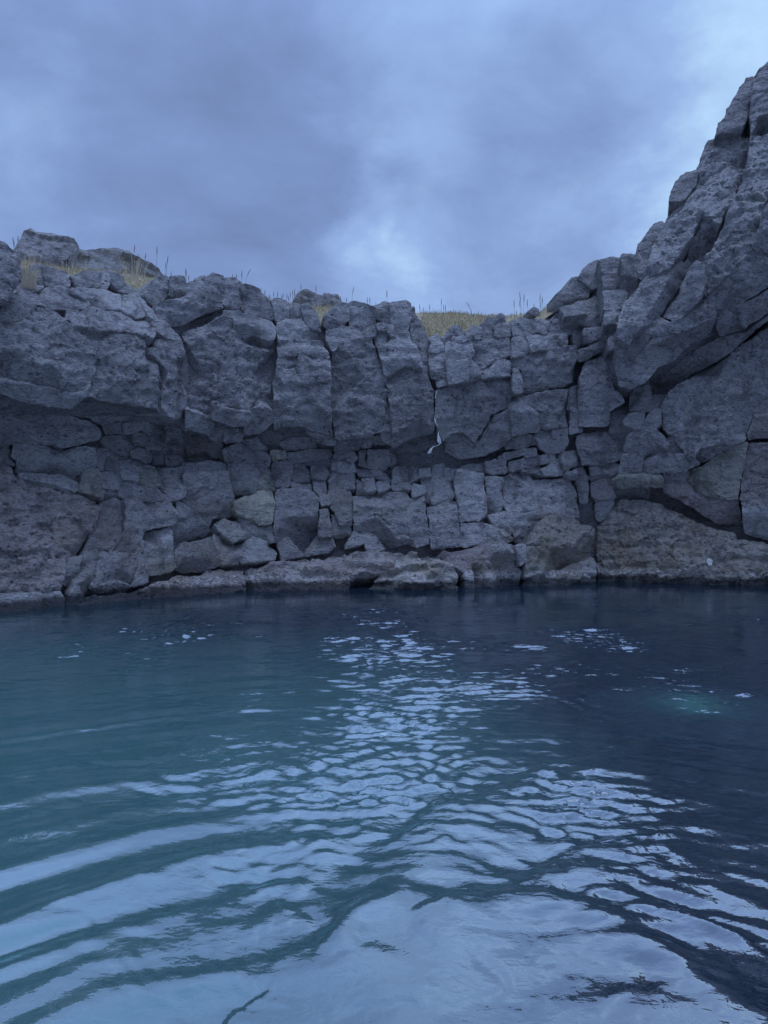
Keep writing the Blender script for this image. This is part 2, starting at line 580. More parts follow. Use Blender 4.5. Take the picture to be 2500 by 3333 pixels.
blocks(cliff_l, [
    # upper blocks, region 1
    (1, [(-500, 100), (-300, 130), (0, 170), (60, 190), (120, 260), (170, 320), (180, 430), (170, 510), (110, 570), (90, 620), (10, 700), (-300, 740), (-500, 760)], dict(dy=-0.75, tilt=8, thick=1.2, edge=0.12)),
    (1, [(245, 400), (290, 380), (340, 392), (350, 545), (270, 500)], dict(tilt=12)),
    (1, [(345, 392), (450, 430), (520, 450), (540, 560), (440, 545), (352, 545)], dict(tilt=14)),
    (1, [(550, 465), (640, 440), (720, 430), (790, 440), (800, 545), (690, 555), (580, 545)], dict(tilt=12)),
    (1, [(798, 430), (830, 415), (860, 430), (870, 500), (830, 560), (806, 540)]),
    (1, [(872, 440), (930, 455), (960, 490), (990, 520), (1040, 550), (1060, 600), (960, 585), (880, 535), (866, 500)], dict(tilt=14)),
    (1, [(175, 520), (270, 510), (330, 550), (240, 600), (95, 655), (120, 580)], dict(tilt=25)),
    (1, [(330, 555), (440, 555), (540, 580), (680, 650), (684, 770), (560, 725), (400, 695), (290, 680)], dict(strata=1.0)),
    (1, [(550, 562), (700, 565), (810, 565), (930, 600), (940, 722), (840, 692), (700, 660), (560, 600)], dict(strata=1.0)),
    (1, [(815, 562), (880, 545), (1000, 600), (1060, 610), (1100, 685), (1165, 765), (1000, 745), (945, 715), (935, 600)], dict(strata=.8)),
    (1, [(1065, 612), (1180, 740), (1225, 805), (1165, 790), (1105, 690)]),
    (1, [(-500, 770), (-300, 750), (0, 765), (70, 665), (130, 600), (300, 605), (288, 685), (230, 780), (150, 825), (0, 825), (-500, 860)], dict(dy=-0.12, tilt=12, strata=.8)),
    (1, [(540, 735), (620, 755), (690, 800), (690, 862), (600, 845), (515, 802)], dict(dy=-0.1)),
    (1, [(690, 690), (830, 715), (1000, 762), (1150, 802), (1200, 862), (1210, 905), (1180, 962), (1000, 905), (800, 885), (700, 862)], dict(dy=-0.05, strata=.6)),
    (1, [(1170, 800), (1225, 810), (1265, 790), (1320, 860), (1380, 930), (1400, 962), (1330, 962), (1250, 930), (1205, 892)]),
    (1, [(1190, 965), (1215, 912), (1300, 955), (1400, 982), (1430, 1062), (1400, 1092), (1300, 1052), (1200, 1010)]),
    (1, [(-500, 860), (0, 835), (150, 835), (290, 700), (400, 702), (520, 805), (690, 872), (772, 892), (755, 1000), (740, 1120), (700, 1300), (640, 1352), (480, 1352), (250, 1292), (0, 1262), (-500, 1250)], dict(dy=0.0, thick=.9, chips=7, tilt=6)),
    (1, [(-500, 1262), (0, 1275), (250, 1305), (480, 1365), (640, 1362), (700, 1312), (655, 1400), (550, 1492), (380, 1478), (200, 1438), (0, 1375), (-500, 1360)], dict(tilt=-26, dy=0.2, thick=.8)),
    (1, [(785, 900), (1000, 920), (1180, 978), (1200, 1015), (1192, 1065), (1290, 1205), (1272, 1350), (1262, 1505), (1200, 1485), (1000, 1455), (860, 1425), (700, 1395), (662, 1395), (722, 1250), (762, 1080)], dict(dy=-0.08, tilt=0, thick=.9, chips=8)),
    (1, [(1200, 1020), (1310, 1060), (1400, 1100), (1420, 1112), (1440, 1200), (1445, 1400), (1432, 1550), (1400, 1592), (1350, 1562), (1290, 1542), (1272, 1505), (1280, 1350), (1300, 1210), (1200, 1070)], dict(dy=0.0, yaw=22, thick=.8)),
    # lower blocks, region 5
    (5, [(-500, 40), (0, 68), (150, 78), (350, 80), (560, 128), (740, 188), (782, 250), (772, 300), (560, 352), (480, 372), (420, 342), (240, 332), (120, 327), (60, 350), (0, 400), (-500, 440)], dict(dy=.05, tilt=5, thick=.8)),
    (5, [(108, 335), (240, 340), (430, 372), (500, 392), (640, 375), (742, 370), (742, 480), (722, 560), (650, 560), (560, 602), (480, 582), (330, 562), (120, 560), (140, 470), (95, 440)], dict(dy=.02, tilt=4)),
    (5, [(-500, 450), (0, 405), (85, 345), (92, 440), (128, 480), (60, 470), (-500, 500)]),
    (5, [(655, 560), (762, 540), (782, 640), (770, 742), (700, 722), (620, 702), (640, 610)], dict(tint=OLIVE)),
    (5, [(150, 570), (330, 575), (480, 590), (600, 642), (590, 692), (420, 642), (260, 622)], dict(dy=-.1, strata=1)),
    (5, [(-500, 505), (0, 478), (60, 488), (120, 600), (250, 650), (430, 682), (620, 722), (760, 762), (780, 830), (740, 920), (690, 1060), (600, 1190), (530, 1210), (500, 1350), (470, 1472), (380, 1482), (300, 1482), (0, 1495), (-500, 1520)], dict(dy=-.02, tilt=13, thick=.9, rough=1.25, chips=9, tint=RUST)),
    (5, [(540, 1220), (620, 1212), (640, 1202), (600, 1310), (550, 1422), (500, 1422), (490, 1370)], dict(tilt=8)),
    (5, [(-500, 1535), (300, 1500), (310, 1550), (300, 1640), (100, 1660), (-500, 1700)], dict(tilt=30, dy=-.12)),
    (5, [(310, 1497), (460, 1488), (495, 1540), (480, 1620), (320, 1640)], dict(tilt=20, dy=-.05)),
    (5, [(790, 680), (900, 690), (912, 740), (820, 790), (788, 772)]),
    (5, [(782, 800), (900, 762), (960, 790), (972, 900), (942, 1060), (860, 1170), (760, 1162), (742, 1300), (700, 1452), (625, 1600), (510, 1600), (560, 1442), (640, 1232), (700, 1052)], dict(tilt=14, dy=0.0)),
    (5, [(765, 1170), (900, 1182), (1058, 1202), (1085, 1130), (1060, 1300), (1030, 1442), (900, 1412), (760, 1440), (712, 1440), (735, 1300)], dict(tilt=10)),
    (5, [(710, 1450), (900, 1422), (1012, 1452), (960, 1492), (760, 1512)], dict(tilt=-25, dy=.12)),
    (5, [(970, 782), (1060, 772), (1140, 800), (1330, 782), (1362, 830), (1372, 940), (1332, 970), (1150, 1002), (1110, 1032), (1080, 1130), (1052, 1200), (900, 1172), (950, 1062), (982, 900)], dict(tilt=6, dy=-.06)),
    (5, [(1130, 1030), (1330, 990), (1342, 1130), (1367, 1290), (1290, 1342), (1160, 1362), (1140, 1402), (1040, 1442), (1062, 1300), (1092, 1130)], dict(tilt=10, dy=-.03)),
    (5, [(925, 640), (1080, 642), (1190, 682), (1240, 722), (1340, 782), (1150, 785), (1060, 762), (980, 772), (915, 712)], dict(tilt=20)),
    (5, [(798, 560), (910, 562), (940, 630), (912, 690), (798, 672)]),
    (5, [(840, 410), (920, 440), (930, 500), (912, 552), (830, 532)]),
    (5, [(760, 380), (830, 380), (830, 500), (790, 532), (745, 482)]),
    (5, [(932, 465), (1050, 482), (1100, 502), (1090, 542), (940, 532)]),
    (5, [(925, 545), (1080, 550), (1086, 640), (950, 592)]),
    (5, [(1110, 495), (1202, 512), (1202, 540), (1120, 540)]),
    (5, [(1100, 548), (1202, 545), (1242, 662), (1150, 672), (1090, 642)], dict(tint=OLIVE)),
    (5, [(1215, 542), (1430, 522), (1442, 692), (1340, 672), (1250, 672)]),
    (5, [(1240, 690), (1340, 690), (1432, 702), (1422, 742), (1345, 772)]),
    (5, [(790, 290), (960, 280), (1030, 312), (1030, 402), (960, 432), (850, 392), (780, 332)], dict(dy=.25, edge=.06)),
    (5, [(1040, 270), (1160, 262), (1130, 352), (1040, 332)], dict(dy=.25)),
    (5, [(1070, 190), (1250, 182), (1280, 262), (1170, 272), (1070, 242)], dict(dy=.3)),
    (5, [(1130, 360), (1180, 322), (1270, 342), (1230, 392), (1150, 392)], dict(dy=.2)),
    (5, [(1030, 405), (1100, 390), (1180, 432), (1160, 482), (1030, 442)], dict(dy=.15)),
    (5, [(1280, 370), (1400, 362), (1410, 402), (1290, 422)], dict(dy=.2)),
    (5, [(1280, 440), (1420, 432), (1420, 492), (1290, 502)], dict(dy=.15)),
    (5, [(1180, 402), (1260, 440), (1272, 492), (1200, 492)], dict(dy=.15)),
    (5, [(800, 200), (930, 172), (960, 262), (820, 262)], dict(dy=.35)),
    (5, [(965, 190), (1060, 182), (1060, 252), (970, 262)], dict(dy=.35)),
    (5, [(1285, 180), (1400, 200), (1415, 340), (1290, 350)], dict(dy=.35)),
    (5, [(640, 120), (780, 90), (1000, 130), (1060, 170), (930, 165), (790, 195), (740, 160)], dict(dy=.4)),
])

blocks(cliff_m, [
    # column with mossy top stones
    (1, [(1130, 600), (1180, 500), (1260, 460), (1310, 480), (1302, 620), (1200, 700), (1150, 662)], dict(tilt=8)),
    (1, [(1318, 478), (1420, 475), (1440, 600), (1422, 632), (1308, 622)], dict(tilt=6)),
    (2, [(22, 292), (92, 268), (168, 282), (160, 390), (100, 402), (28, 392)], dict(tilt=8)),
    (2, [(92, 242), (160, 230), (170, 280), (92, 266)], dict(tilt=25, edge=.05)),
    (2, [(170, 240), (225, 208), (298, 240), (300, 330), (292, 430), (180, 422), (162, 392)], dict(tilt=6)),
    (2, [(304, 250), (390, 255), (440, 290), (452, 400), (446, 502), (330, 492), (302, 432)], dict(tilt=5)),
    (2, [(445, 300), (520, 310), (590, 340), (650, 405), (680, 425), (692, 562), (660, 577), (560, 542), (456, 502)], dict(tilt=4)),
    (2, [(-200, 460), (-120, 425), (0, 402), (150, 406), (290, 440), (292, 482), (180, 505), (0, 592), (-120, 602), (-190, 560)], dict(dy=-.1, strata=1.2, tilt=0)),
    (2, [(300, 502), (450, 522), (560, 550), (672, 585), (692, 642), (692, 712), (560, 662), (400, 642), (382, 562), (300, 540)], dict(dy=-.08, strata=1)),
    (2, [(8, 642), (180, 602), (310, 545), (378, 572), (398, 645), (560, 672), (690, 718), (715, 762), (702, 920), (690, 1000), (680, 1270), (610, 1232), (560, 1262), (520, 1302), (440, 1272), (330, 1232), (250, 1202), (222, 1332), (110, 1292), (25, 1262), (40, 1100), (20, 900), (8, 750)], dict(dy=.04, tilt=2, thick=.9, chips=9)),
    (2, [(20, 1270), (110, 1302), (215, 1342), (215, 1402), (190, 1462), (60, 1422), (15, 1442)]),
    (2, [(220, 1342), (320, 1432), (330, 1502), (250, 1512), (195, 1482)], dict(dy=.1)),
    (2, [(250, 1212), (330, 1242), (440, 1282), (500, 1292), (520, 1322), (470, 1382), (360, 1382), (230, 1332)], dict(tilt=-12)),
    (2, [(330, 1410), (450, 1430), (440, 1502), (330, 1532), (315, 1492)]),
    (2, [(530, 1312), (610, 1242), (680, 1282), (690, 1362), (640, 1402), (560, 1452), (460, 1452), (470, 1392)]),
    (2, [(450, 1512), (560, 1482), (612, 1562), (652, 1592), (560, 1602), (450, 1562)], dict(dy=.12)),
    (2, [(305, 1570), (420, 1522), (640, 1602), (672, 1652), (640, 1722), (560, 1702), (400, 1692), (330, 1662)]),
    (2, [(20, 1470), (190, 1490), (290, 1540), (290, 1640), (160, 1650), (30, 1640)], dict(dy=.25, tint=RUST)),
    # second column
    (2, [(682, 420), (720, 405), (800, 440), (805, 560), (720, 592), (702, 562)], dict(tilt=6)),
    (2, [(808, 460), (850, 445), (905, 470), (912, 532), (830, 560), (808, 542)], dict(tilt=10)),
    (2, [(915, 450), (955, 440), (985, 470), (1020, 510), (1040, 600), (1050, 662), (960, 642), (920, 542)], dict(tilt=8)),
    (2, [(720, 602), (820, 565), (918, 552), (950, 642), (1040, 668), (1052, 722), (960, 722), (860, 724), (730, 737)], dict(strata=1.5)),
    (2, [(735, 748), (860, 738), (1052, 736), (1092, 812), (1120, 862), (880, 832), (738, 830)], dict(strata=1.5)),
    (2, [(738, 845), (872, 842), (872, 932), (800, 942), (718, 912)], dict(dy=.06)),
    (2, [(883, 842), (1120, 868), (1132, 950), (1126, 1100), (1132, 1250), (1150, 1452), (1050, 1422), (930, 1392), (820, 1382), (730, 1392), (700, 1402), (690, 1282), (695, 1022), (720, 932), (800, 954), (880, 942)], dict(dy=-.06, tilt=0, thick=.9, chips=7)),
    (2, [(930, 1402), (1050, 1432), (1157, 1472), (1162, 1532), (1060, 1532), (1010, 1492), (950, 1432)], dict(tilt=-30)),
    # third column
    (2, [(1078, 545), (1150, 480), (1200, 440), (1265, 450), (1272, 562), (1200, 622), (1120, 642), (1075, 602)], dict(tilt=6)),
    (2, [(1274, 442), (1320, 430), (1400, 445), (1465, 480), (1477, 602), (1360, 642), (1280, 612)], dict(tilt=4)),
    (2, [(1090, 660), (1200, 632), (1290, 628), (1360, 652), (1370, 702), (1300, 722), (1210, 722), (1150, 802), (1105, 722)], dict(strata=.8)),
    (2, [(1368, 652), (1477, 612), (1480, 692), (1372, 694)]),
    (2, [(1148, 822), (1220, 735), (1340, 712), (1440, 715), (1490, 832), (1540, 972), (1570, 1100), (1590, 1292), (1602, 1422), (1460, 1442), (1460, 1472), (1200, 1482), (1172, 1472), (1150, 1302), (1140, 1100), (1145, 952)], dict(dy=-.04, tilt=0, thick=.9, chips=7)),
    (2, [(1168, 1492), (1362, 1482), (1342, 1582), (1300, 1582), (1200, 1602), (1165, 1582)], dict(dy=-.05)),
    (2, [(1370, 1482), (1450, 1482), (1440, 1552), (1370, 1562)]),
    (2, [(1460, 1485), (1602, 1432), (1607, 1552), (1480, 1545)]),
    # fourth column
    (3, [(48, 455), (130, 425), (165, 440), (172, 572), (130, 592), (62, 562)], dict(tilt=5)),
    (3, [(170, 447), (260, 425), (270, 420), (290, 413), (320, 440), (327, 562), (302, 652), (200, 692), (180, 602)], dict(tilt=4, dy=-.1)),
    (3, [(333, 472), (380, 470), (410, 520), (430, 602), (470, 702), (482, 962), (440, 992), (400, 942), (360, 742), (330, 602)], dict(yaw=25, dy=.08)),
    (3, [(68, 597), (180, 602), (195, 692), (140, 645), (78, 645)], dict(dy=-.08)),
    (3, [(62, 655), (140, 655), (162, 742), (160, 762), (82, 782), (50, 720)], dict(dy=.05)),
    (3, [(160, 745), (200, 698), (305, 660), (330, 732), (370, 772), (400, 852), (420, 942), (290, 902), (200, 952), (130, 972), (90, 852), (82, 792)], dict(dy=-.06, strata=.8)),
    (3, [(140, 995), (200, 962), (290, 918), (420, 955), (460, 1012), (480, 1062), (500, 1152), (510, 1302), (510, 1442), (400, 1462), (280, 1502), (190, 1552), (180, 1402), (165, 1252), (150, 1102)], dict(dy=-.06, tilt=-2, thick=.9)),
    (3, [(40, 900), (130, 985), (145, 1110), (158, 1250), (172, 1405), (184, 1550), (100, 1480), (80, 1300), (70, 1100)], dict(dy=.02)),
    # blocky section
    (3, [(475, 692), (540, 670), (568, 702), (575, 802), (482, 812)]),
    (3, [(480, 818), (560, 806), (590, 835), (590, 932), (482, 952)]),
    (3, [(480, 962), (600, 945), (610, 1002), (520, 1025), (490, 1012)]),
    (3, [(567, 702), (640, 640), (645, 702), (600, 752), (577, 722)], dict(tilt=5)),
    (3, [(640, 632), (690, 620), (735, 682), (650, 697)], dict(tilt=10)),
    (3, [(655, 706), (745, 700), (757, 727), (660, 737)]),
    (3, [(612, 742), (800, 737), (810, 832), (790, 862), (640, 872), (597, 882), (592, 802)], dict(edge=.07)),
    (3, [(747, 662), (800, 632), (828, 620), (822, 712), (772, 722)]),
    (3, [(830, 622), (870, 620), (867, 717), (827, 712)]),
    (3, [(877, 602), (930, 545), (955, 560), (965, 717), (880, 720)], dict(tilt=5)),
    (3, [(965, 552), (1020, 520), (1050, 550), (1060, 577), (970, 607)], dict(tilt=16)),
    (3, [(973, 612), (1085, 582), (1095, 692), (980, 694)]),
    (3, [(820, 732), (960, 722), (975, 702), (1090, 705), (1095, 842), (1010, 872), (900, 922), (840, 952), (807, 852), (810, 762)], dict(edge=.07)),
    (3, [(615, 892), (790, 872), (830, 932), (862, 1002), (780, 1032), (620, 1062)], dict(dy=-.1, edge=.06)),
    (3, [(852, 962), (1000, 892), (1095, 890), (1100, 992), (1000, 1002), (880, 1012)]),
    (3, [(525, 1042), (608, 1012), (614, 1062), (540, 1082)]),
    (3, [(520, 1122), (600, 1072), (700, 1072), (860, 1022), (1095, 1002), (1110, 1152), (1120, 1232), (1020, 1262), (960, 1302), (910, 1402), (850, 1502), (740, 1422), (650, 1442), (590, 1502), (545, 1422), (515, 1332), (520, 1202)], dict(dy=-.05, thick=.9, chips=8, tilt=3)),
    (3, [(600, 1505), (660, 1450), (740, 1432), (850, 1512), (915, 1412), (970, 1315), (1080, 1262), (1100, 1472), (1050, 1542), (900, 1612), (700, 1652), (600, 1602)], dict(tilt=-22, dy=.05)),
    (3, [(1105, 580), (1180, 550), (1250, 580), (1250, 662), (1160, 692), (1122, 702), (1105, 652)], dict(tilt=6)),
    (3, [(1254, 582), (1350, 560), (1400, 577), (1362, 682), (1300, 662), (1254, 672)], dict(tilt=6)),
    (3, [(1390, 590), (1480, 560), (1490, 672), (1368, 690)], dict(tilt=4)),
    (3, [(1490, 602), (1560, 622), (1567, 672), (1500, 682)]),
    (3, [(1120, 712), (1210, 692), (1230, 732), (1250, 802), (1200, 842), (1115, 862)]),
    (3, [(1220, 692), (1370, 694), (1530, 682), (1532, 762), (1420, 782), (1260, 812), (1240, 742)], dict(dy=-.08)),
    (3, [(1115, 882), (1300, 832), (1530, 772), (1592, 782), (1612, 922), (1572, 1052), (1500, 1092), (1300, 1130), (1190, 1132), (1182, 1042), (1190, 962), (1120, 932)], dict(tilt=-14, dy=0)),
    (3, [(1120, 942), (1183, 962), (1178, 1132), (1120, 1122)]),
    (3, [(1200, 1172), (1300, 1138), (1480, 1102), (1540, 1112), (1545, 1272), (1550, 1392), (1380, 1422), (1332, 1392), (1312, 1292), (1200, 1242)], dict(edge=.07)),
    (3, [(1100, 1262), (1190, 1215), (1308, 1302), (1325, 1432), (1180, 1452), (1100, 1472)], dict(edge=.06)),
    (3, [(1300, 1472), (1400, 1427), (1530, 1402), (1540, 1512), (1500, 1602), (1400, 1622), (1332, 1562)], dict(edge=.07)),
    (3, [(1050, 1522), (1200, 1462), (1298, 1482), (1290, 1532), (1060, 1572)]),
    (3, [(1550, 1102), (1610, 1082), (1625, 1202), (1560, 1272)]),
    (3, [(1570, 1282), (1640, 1262), (1650, 1432), (1560, 1452)]),
    # rubble under the columns
    (7, [(1045, 420), (1198, 392), (1208, 422), (1060, 467)]),
    (7, [(1202, 392), (1290, 385), (1292, 432), (1212, 442)]),
    (7, [(1090, 480), (1200, 460), (1207, 512), (1090, 552)], dict(edge=.05)),
    (7, [(1212, 460), (1320, 432), (1332, 492), (1222, 532)], dict(edge=.05)),
    (7, [(1330, 442), (1460, 422), (1440, 472), (1340, 492)]),
    (7, [(905, 492), (980, 470), (1020, 562), (910, 562)]),
    (7, [(1010, 442), (1050, 450), (1062, 562), (1024, 562)]),
    (7, [(1340, 542), (1480, 462), (1510, 582), (1350, 592)]),
    (7, [(1500, 422), (1600, 402), (1640, 502), (1520, 552)]),
    (7, [(1520, 562), (1650, 552), (1660, 602), (1530, 602)]),
    (7, [(1180, 545), (1260, 500), (1330, 520), (1330, 590), (1290, 560), (1240, 548)]),
    (7, [(700, 532), (770, 505), (892, 500), (897, 557), (800, 547)], dict(dy=.1)),
    (7, [(690, 542), (830, 555), (895, 572), (910, 742), (910, 882), (850, 947), (740, 937), (710, 962), (690, 802), (670, 702)], dict(tilt=3)),
    (7, [(910, 602), (1050, 607), (1060, 702), (1050, 812), (1000, 872), (920, 882), (916, 752)], dict(dy=.08, tilt=3)),
    (7, [(1068, 592), (1150, 557), (1250, 552), (1290, 572), (1302, 612), (1560, 607), (1600, 662), (1620, 762), (1640, 902), (1450, 920), (1340, 942), (1270, 1062), (1200, 1132), (1150, 1102), (1090, 962), (1067, 802)], dict(tilt=4, thick=.8, chips=6)),
    (7, [(925, 892), (1060, 872), (1100, 1012), (1090, 1042), (980, 982)]),
    (7, [(725, 962), (850, 957), (960, 972), (1080, 1052), (1112, 1082), (1030, 1105), (940, 1122), (740, 1132), (720, 1042)], dict(tilt=8)),
    (7, [(468, 832), (640, 777), (670, 802), (690, 962), (725, 1132), (600, 1147), (490, 1152), (480, 982)], dict(tilt=5)),
    (7, [(490, 622), (640, 607), (660, 702), (650, 762), (490, 802)], dict(dy=.08)),
    (7, [(500, 512), (580, 495), (585, 607), (490, 602)], dict(dy=.05)),
    (7, [(595, 532), (670, 542), (680, 622), (610, 612)], dict(dy=.06)),
    (7, [(395, 542), (475, 522), (475, 587), (400, 592)]),
    (7, [(300, 532), (390, 522), (395, 592), (310, 642)]),
    (7, [(405, 602), (480, 602), (480, 782), (450, 772), (430, 692)], dict(dy=.1)),
    (7, [(190, 512), (290, 525), (295, 622), (190, 637)]),
    (7, [(335, 652), (430, 662), (435, 712), (350, 732)]),
    (7, [(180, 647), (320, 647), (320, 690), (200, 692)]),
    (7, [(60, 642), (150, 627), (165, 672), (80, 702)]),
    (7, [(-112, 742), (0, 715), (160, 707), (310, 697), (335, 757), (435, 737), (445, 872), (465, 992), (468, 1112), (380, 1137), (300, 1112), (200, 1142), (130, 1152), (60, 1042), (0, 1017), (-112, 1002)], dict(dy=-.1, tilt=4, thick=.8, chips=6)),
    (7, [(-112, 1014), (0, 1027), (55, 1052), (118, 1152), (0, 1172), (-30, 1110), (-180, 1140), (-130, 1062)]),
    (7, [(0, 392), (160, 392), (165, 502), (120, 552), (0, 522)], dict(dy=.12)),
    (7, [(170, 412), (210, 432), (202, 492), (175, 512)], dict(dy=.12)),
    (6, [(1160, 425), (1300, 410), (1340, 452), (1300, 482), (1160, 472)], dict(dy=.1)),
    (6, [(1360, 402), (1415, 400), (1415, 522), (1350, 502)], dict(dy=.12)),
    (6, [(1400, 530), (1560, 572), (1600, 640), (1480, 600), (1340, 580), (1330, 540)], dict(dy=.1, tilt=25)),
    (6, [(1150, 492), (1300, 490), (1330, 552), (1210, 562), (1150, 532)], dict(dy=-.05, edge=.05)),
    (6, [(1120, 542), (1190, 537), (1195, 602), (1120, 632)]),
    (6, [(1200, 572), (1310, 570), (1320, 682), (1210, 690), (1120, 682), (1130, 632)], dict(edge=.05)),
    (6, [(1330, 622), (1370, 642), (1400, 702), (1340, 712)]),
    (6, [(1375, 612), (1460, 612), (1480, 692), (1400, 702)]),
    (6, [(740, 352), (830, 302), (990, 312), (1010, 382), (900, 402), (780, 402)], dict(dy=.3, edge=.08)),
    (6, [(790, 412), (1010, 394), (1140, 390), (1142, 432), (1000, 472), (880, 492), (800, 462)], dict(dy=.1)),
    (6, [(680, 400), (780, 395), (790, 450), (700, 470), (670, 440)], dict(tint=YELLOW)),
    (6, [(880, 502), (1020, 474), (1140, 442), (1142, 500), (1110, 520), (960, 510)], dict(dy=.15)),
    (6, [(690, 482), (730, 467), (830, 462), (840, 522), (810, 652), (780, 682), (712, 662), (690, 582)], dict(edge=.06)),
    (6, [(850, 502), (920, 500), (970, 550), (970, 625), (840, 632), (835, 572)], dict(edge=.06)),
    (6, [(975, 507), (1080, 512), (1105, 562), (1090, 607), (985, 607)]),
    (6, [(825, 642), (975, 637), (975, 682), (840, 682)]),
    (6, [(990, 617), (1085, 622), (1100, 722), (1060, 742), (1010, 682)]),
    (6, [(1050, 752), (1112, 737), (1122, 802), (1060, 812)]),
    (6, [(0, 490), (150, 480), (320, 490), (332, 545), (150, 552), (10, 547)], dict(dy=-.03)),
    (6, [(0, 562), (340, 554), (347, 642), (380, 742), (390, 892), (240, 922), (220, 932), (200, 1002), (150, 932), (60, 882), (0, 862)], dict(tilt=4, chips=6)),
    (6, [(345, 502), (450, 497), (570, 547), (570, 692), (540, 722), (400, 732), (365, 722), (350, 622)], dict(tilt=3)),
    (6, [(410, 482), (520, 472), (620, 502), (670, 542), (670, 567), (540, 522)]),
    (6, [(582, 557), (660, 592), (700, 672), (690, 692), (585, 687)], dict(tint=OLIVE)),
    (6, [(400, 792), (470, 752), (540, 742), (590, 702), (690, 702), (695, 852), (670, 952), (580, 962), (520, 912), (430, 892), (400, 862)], dict(dy=-.12, tint=YELLOW, edge=.07, tilt=5)),
    (6, [(707, 692), (800, 682), (960, 692), (1010, 712), (1045, 762), (1035, 902), (1040, 1002), (1020, 1082), (960, 1142), (900, 1162), (800, 1052), (700, 1102), (690, 1022), (705, 852)], dict(tilt=6, dy=-.08, chips=6)),
    (6, [(1115, 702), (1280, 692), (1300, 782), (1307, 902), (1290, 962), (1200, 962), (1170, 872), (1130, 832)], dict(edge=.06)),
    (6, [(1050, 852), (1110, 842), (1130, 1002), (1130, 1052), (1050, 1052), (1042, 952)]),
    (6, [(1142, 882), (1180, 967), (1280, 974), (1290, 1042), (1150, 1062)], dict(dy=.08)),
    (6, [(1030, 1064), (1150, 1072), (1170, 1142), (1100, 1182), (1020, 1192), (930, 1202), (962, 1152)], dict(tilt=12)),
    (6, [(420, 912), (530, 932), (580, 972), (680, 972), (690, 1092), (640, 1092), (530, 1052), (480, 1082), (440, 1022)], dict(tilt=14)),
    (6, [(230, 962), (320, 922), (420, 962), (472, 1062), (380, 1092), (300, 1042)], dict(tilt=20)),
    (6, [(470, 1102), (540, 1062), (640, 1102), (720, 1182), (700, 1232), (460, 1252), (450, 1182)], dict(tilt=16)),
    (6, [(240, 1042), (360, 1112), (460, 1112), (440, 1252), (300, 1262), (220, 1152)], dict(tilt=22)),
    (6, [(0, 1112), (130, 1102), (210, 1062), (240, 1152), (290, 1262), (150, 1322), (0, 1332), (-60, 1300), (-70, 1180)], dict(tilt=8, edge=.05, dy=-.06)),
    (5, [(1380, 792), (1470, 852), (1560, 932), (1640, 1022), (1600, 1062), (1450, 1092), (1350, 1102), (1340, 1002), (1375, 942)], dict(tilt=-8, dy=.08)),
    (6, [(725, 1112), (800, 1062), (890, 1172), (920, 1202), (760, 1232)], dict(tilt=12)),
    # shoulder rising towards the buttress
    (4, [(95, 1482), (130, 1420), (165, 1415), (240, 1482), (230, 1542), (50, 1602), (40, 1512)], dict(tilt=10)),
    (4, [(168, 1412), (195, 1365), (240, 1330), (300, 1300), (330, 1380), (320, 1472), (250, 1482)], dict(tilt=10)),
    (4, [(303, 1302), (380, 1280), (450, 1290), (460, 1352), (430, 1402), (380, 1422), (335, 1382)], dict(tilt=10)),
    (4, [(450, 1292), (460, 1260), (555, 1268), (562, 1352), (592, 1432), (542, 1492), (475, 1502), (442, 1432), (465, 1362)], dict(tilt=8)),
    (4, [(330, 1402), (430, 1412), (450, 1492), (340, 1492)]),
    (4, [(60, 1612), (240, 1552), (320, 1502), (330, 1602), (160, 1652), (80, 1662)], dict(dy=-.06)),
    (4, [(330, 1502), (470, 1502), (480, 1542), (450, 1612), (340, 1622)]),
    (4, [(140, 1662), (330, 1632), (335, 1722), (270, 1742), (150, 1702)], dict(edge=.06)),
    (4, [(345, 1632), (445, 1622), (432, 1712), (340, 1722)]),
    (4, [(180, 1892), (360, 1812), (360, 1872), (220, 1952), (175, 1952)], dict(edge=.06)),
    (4, [(365, 1812), (430, 1782), (420, 1872), (370, 1882)]),
    (4, [(130, 1712), (170, 1720), (200, 1800), (160, 1880), (135, 1830)]),
    (4, [(205, 1750), (330, 1735), (420, 1720), (420, 1770), (340, 1800), (210, 1840)], dict(dy=.15)),
    (8, [(200, 60), (260, -60), (440, -110), (480, -20), (460, 142), (560, 252), (440, 322), (430, 432), (300, 442), (215, 432), (205, 252)], dict(tilt=2, edge=.06)),
    (8, [(190, 512), (350, 482), (520, 490), (540, 602), (530, 702), (400, 742), (230, 742), (200, 622)], dict(tilt=0)),
    (8, [(288, 762), (510, 737), (505, 802), (300, 862)]),
    (8, [(300, 882), (470, 822), (460, 932), (480, 1002), (330, 1017), (290, 952)], dict(dy=.1, tint=PINK)),
    (8, [(330, 1032), (470, 1020), (440, 1082), (370, 1182), (335, 1162)], dict(dy=.1)),
    (8, [(100, 652), (200, 632), (220, 742), (100, 792), (80, 702)], dict(edge=.06)),
    (8, [(190, 852), (270, 850), (270, 1042), (220, 1032)]),
    (8, [(0, 482), (100, 472), (120, 582), (70, 642), (0, 652)]),
    (8, [(130, 162), (200, 142), (200, 292), (130, 312)]),
    (8, [(145, 332), (210, 322), (215, 472), (140, 492)]),
    (8, [(100, 800), (230, 760), (280, 845), (180, 845), (110, 835)]),
    (8, [(440, 330), (560, 270), (600, 320), (545, 400), (540, 480), (440, 470)], dict(dy=.2)),
])

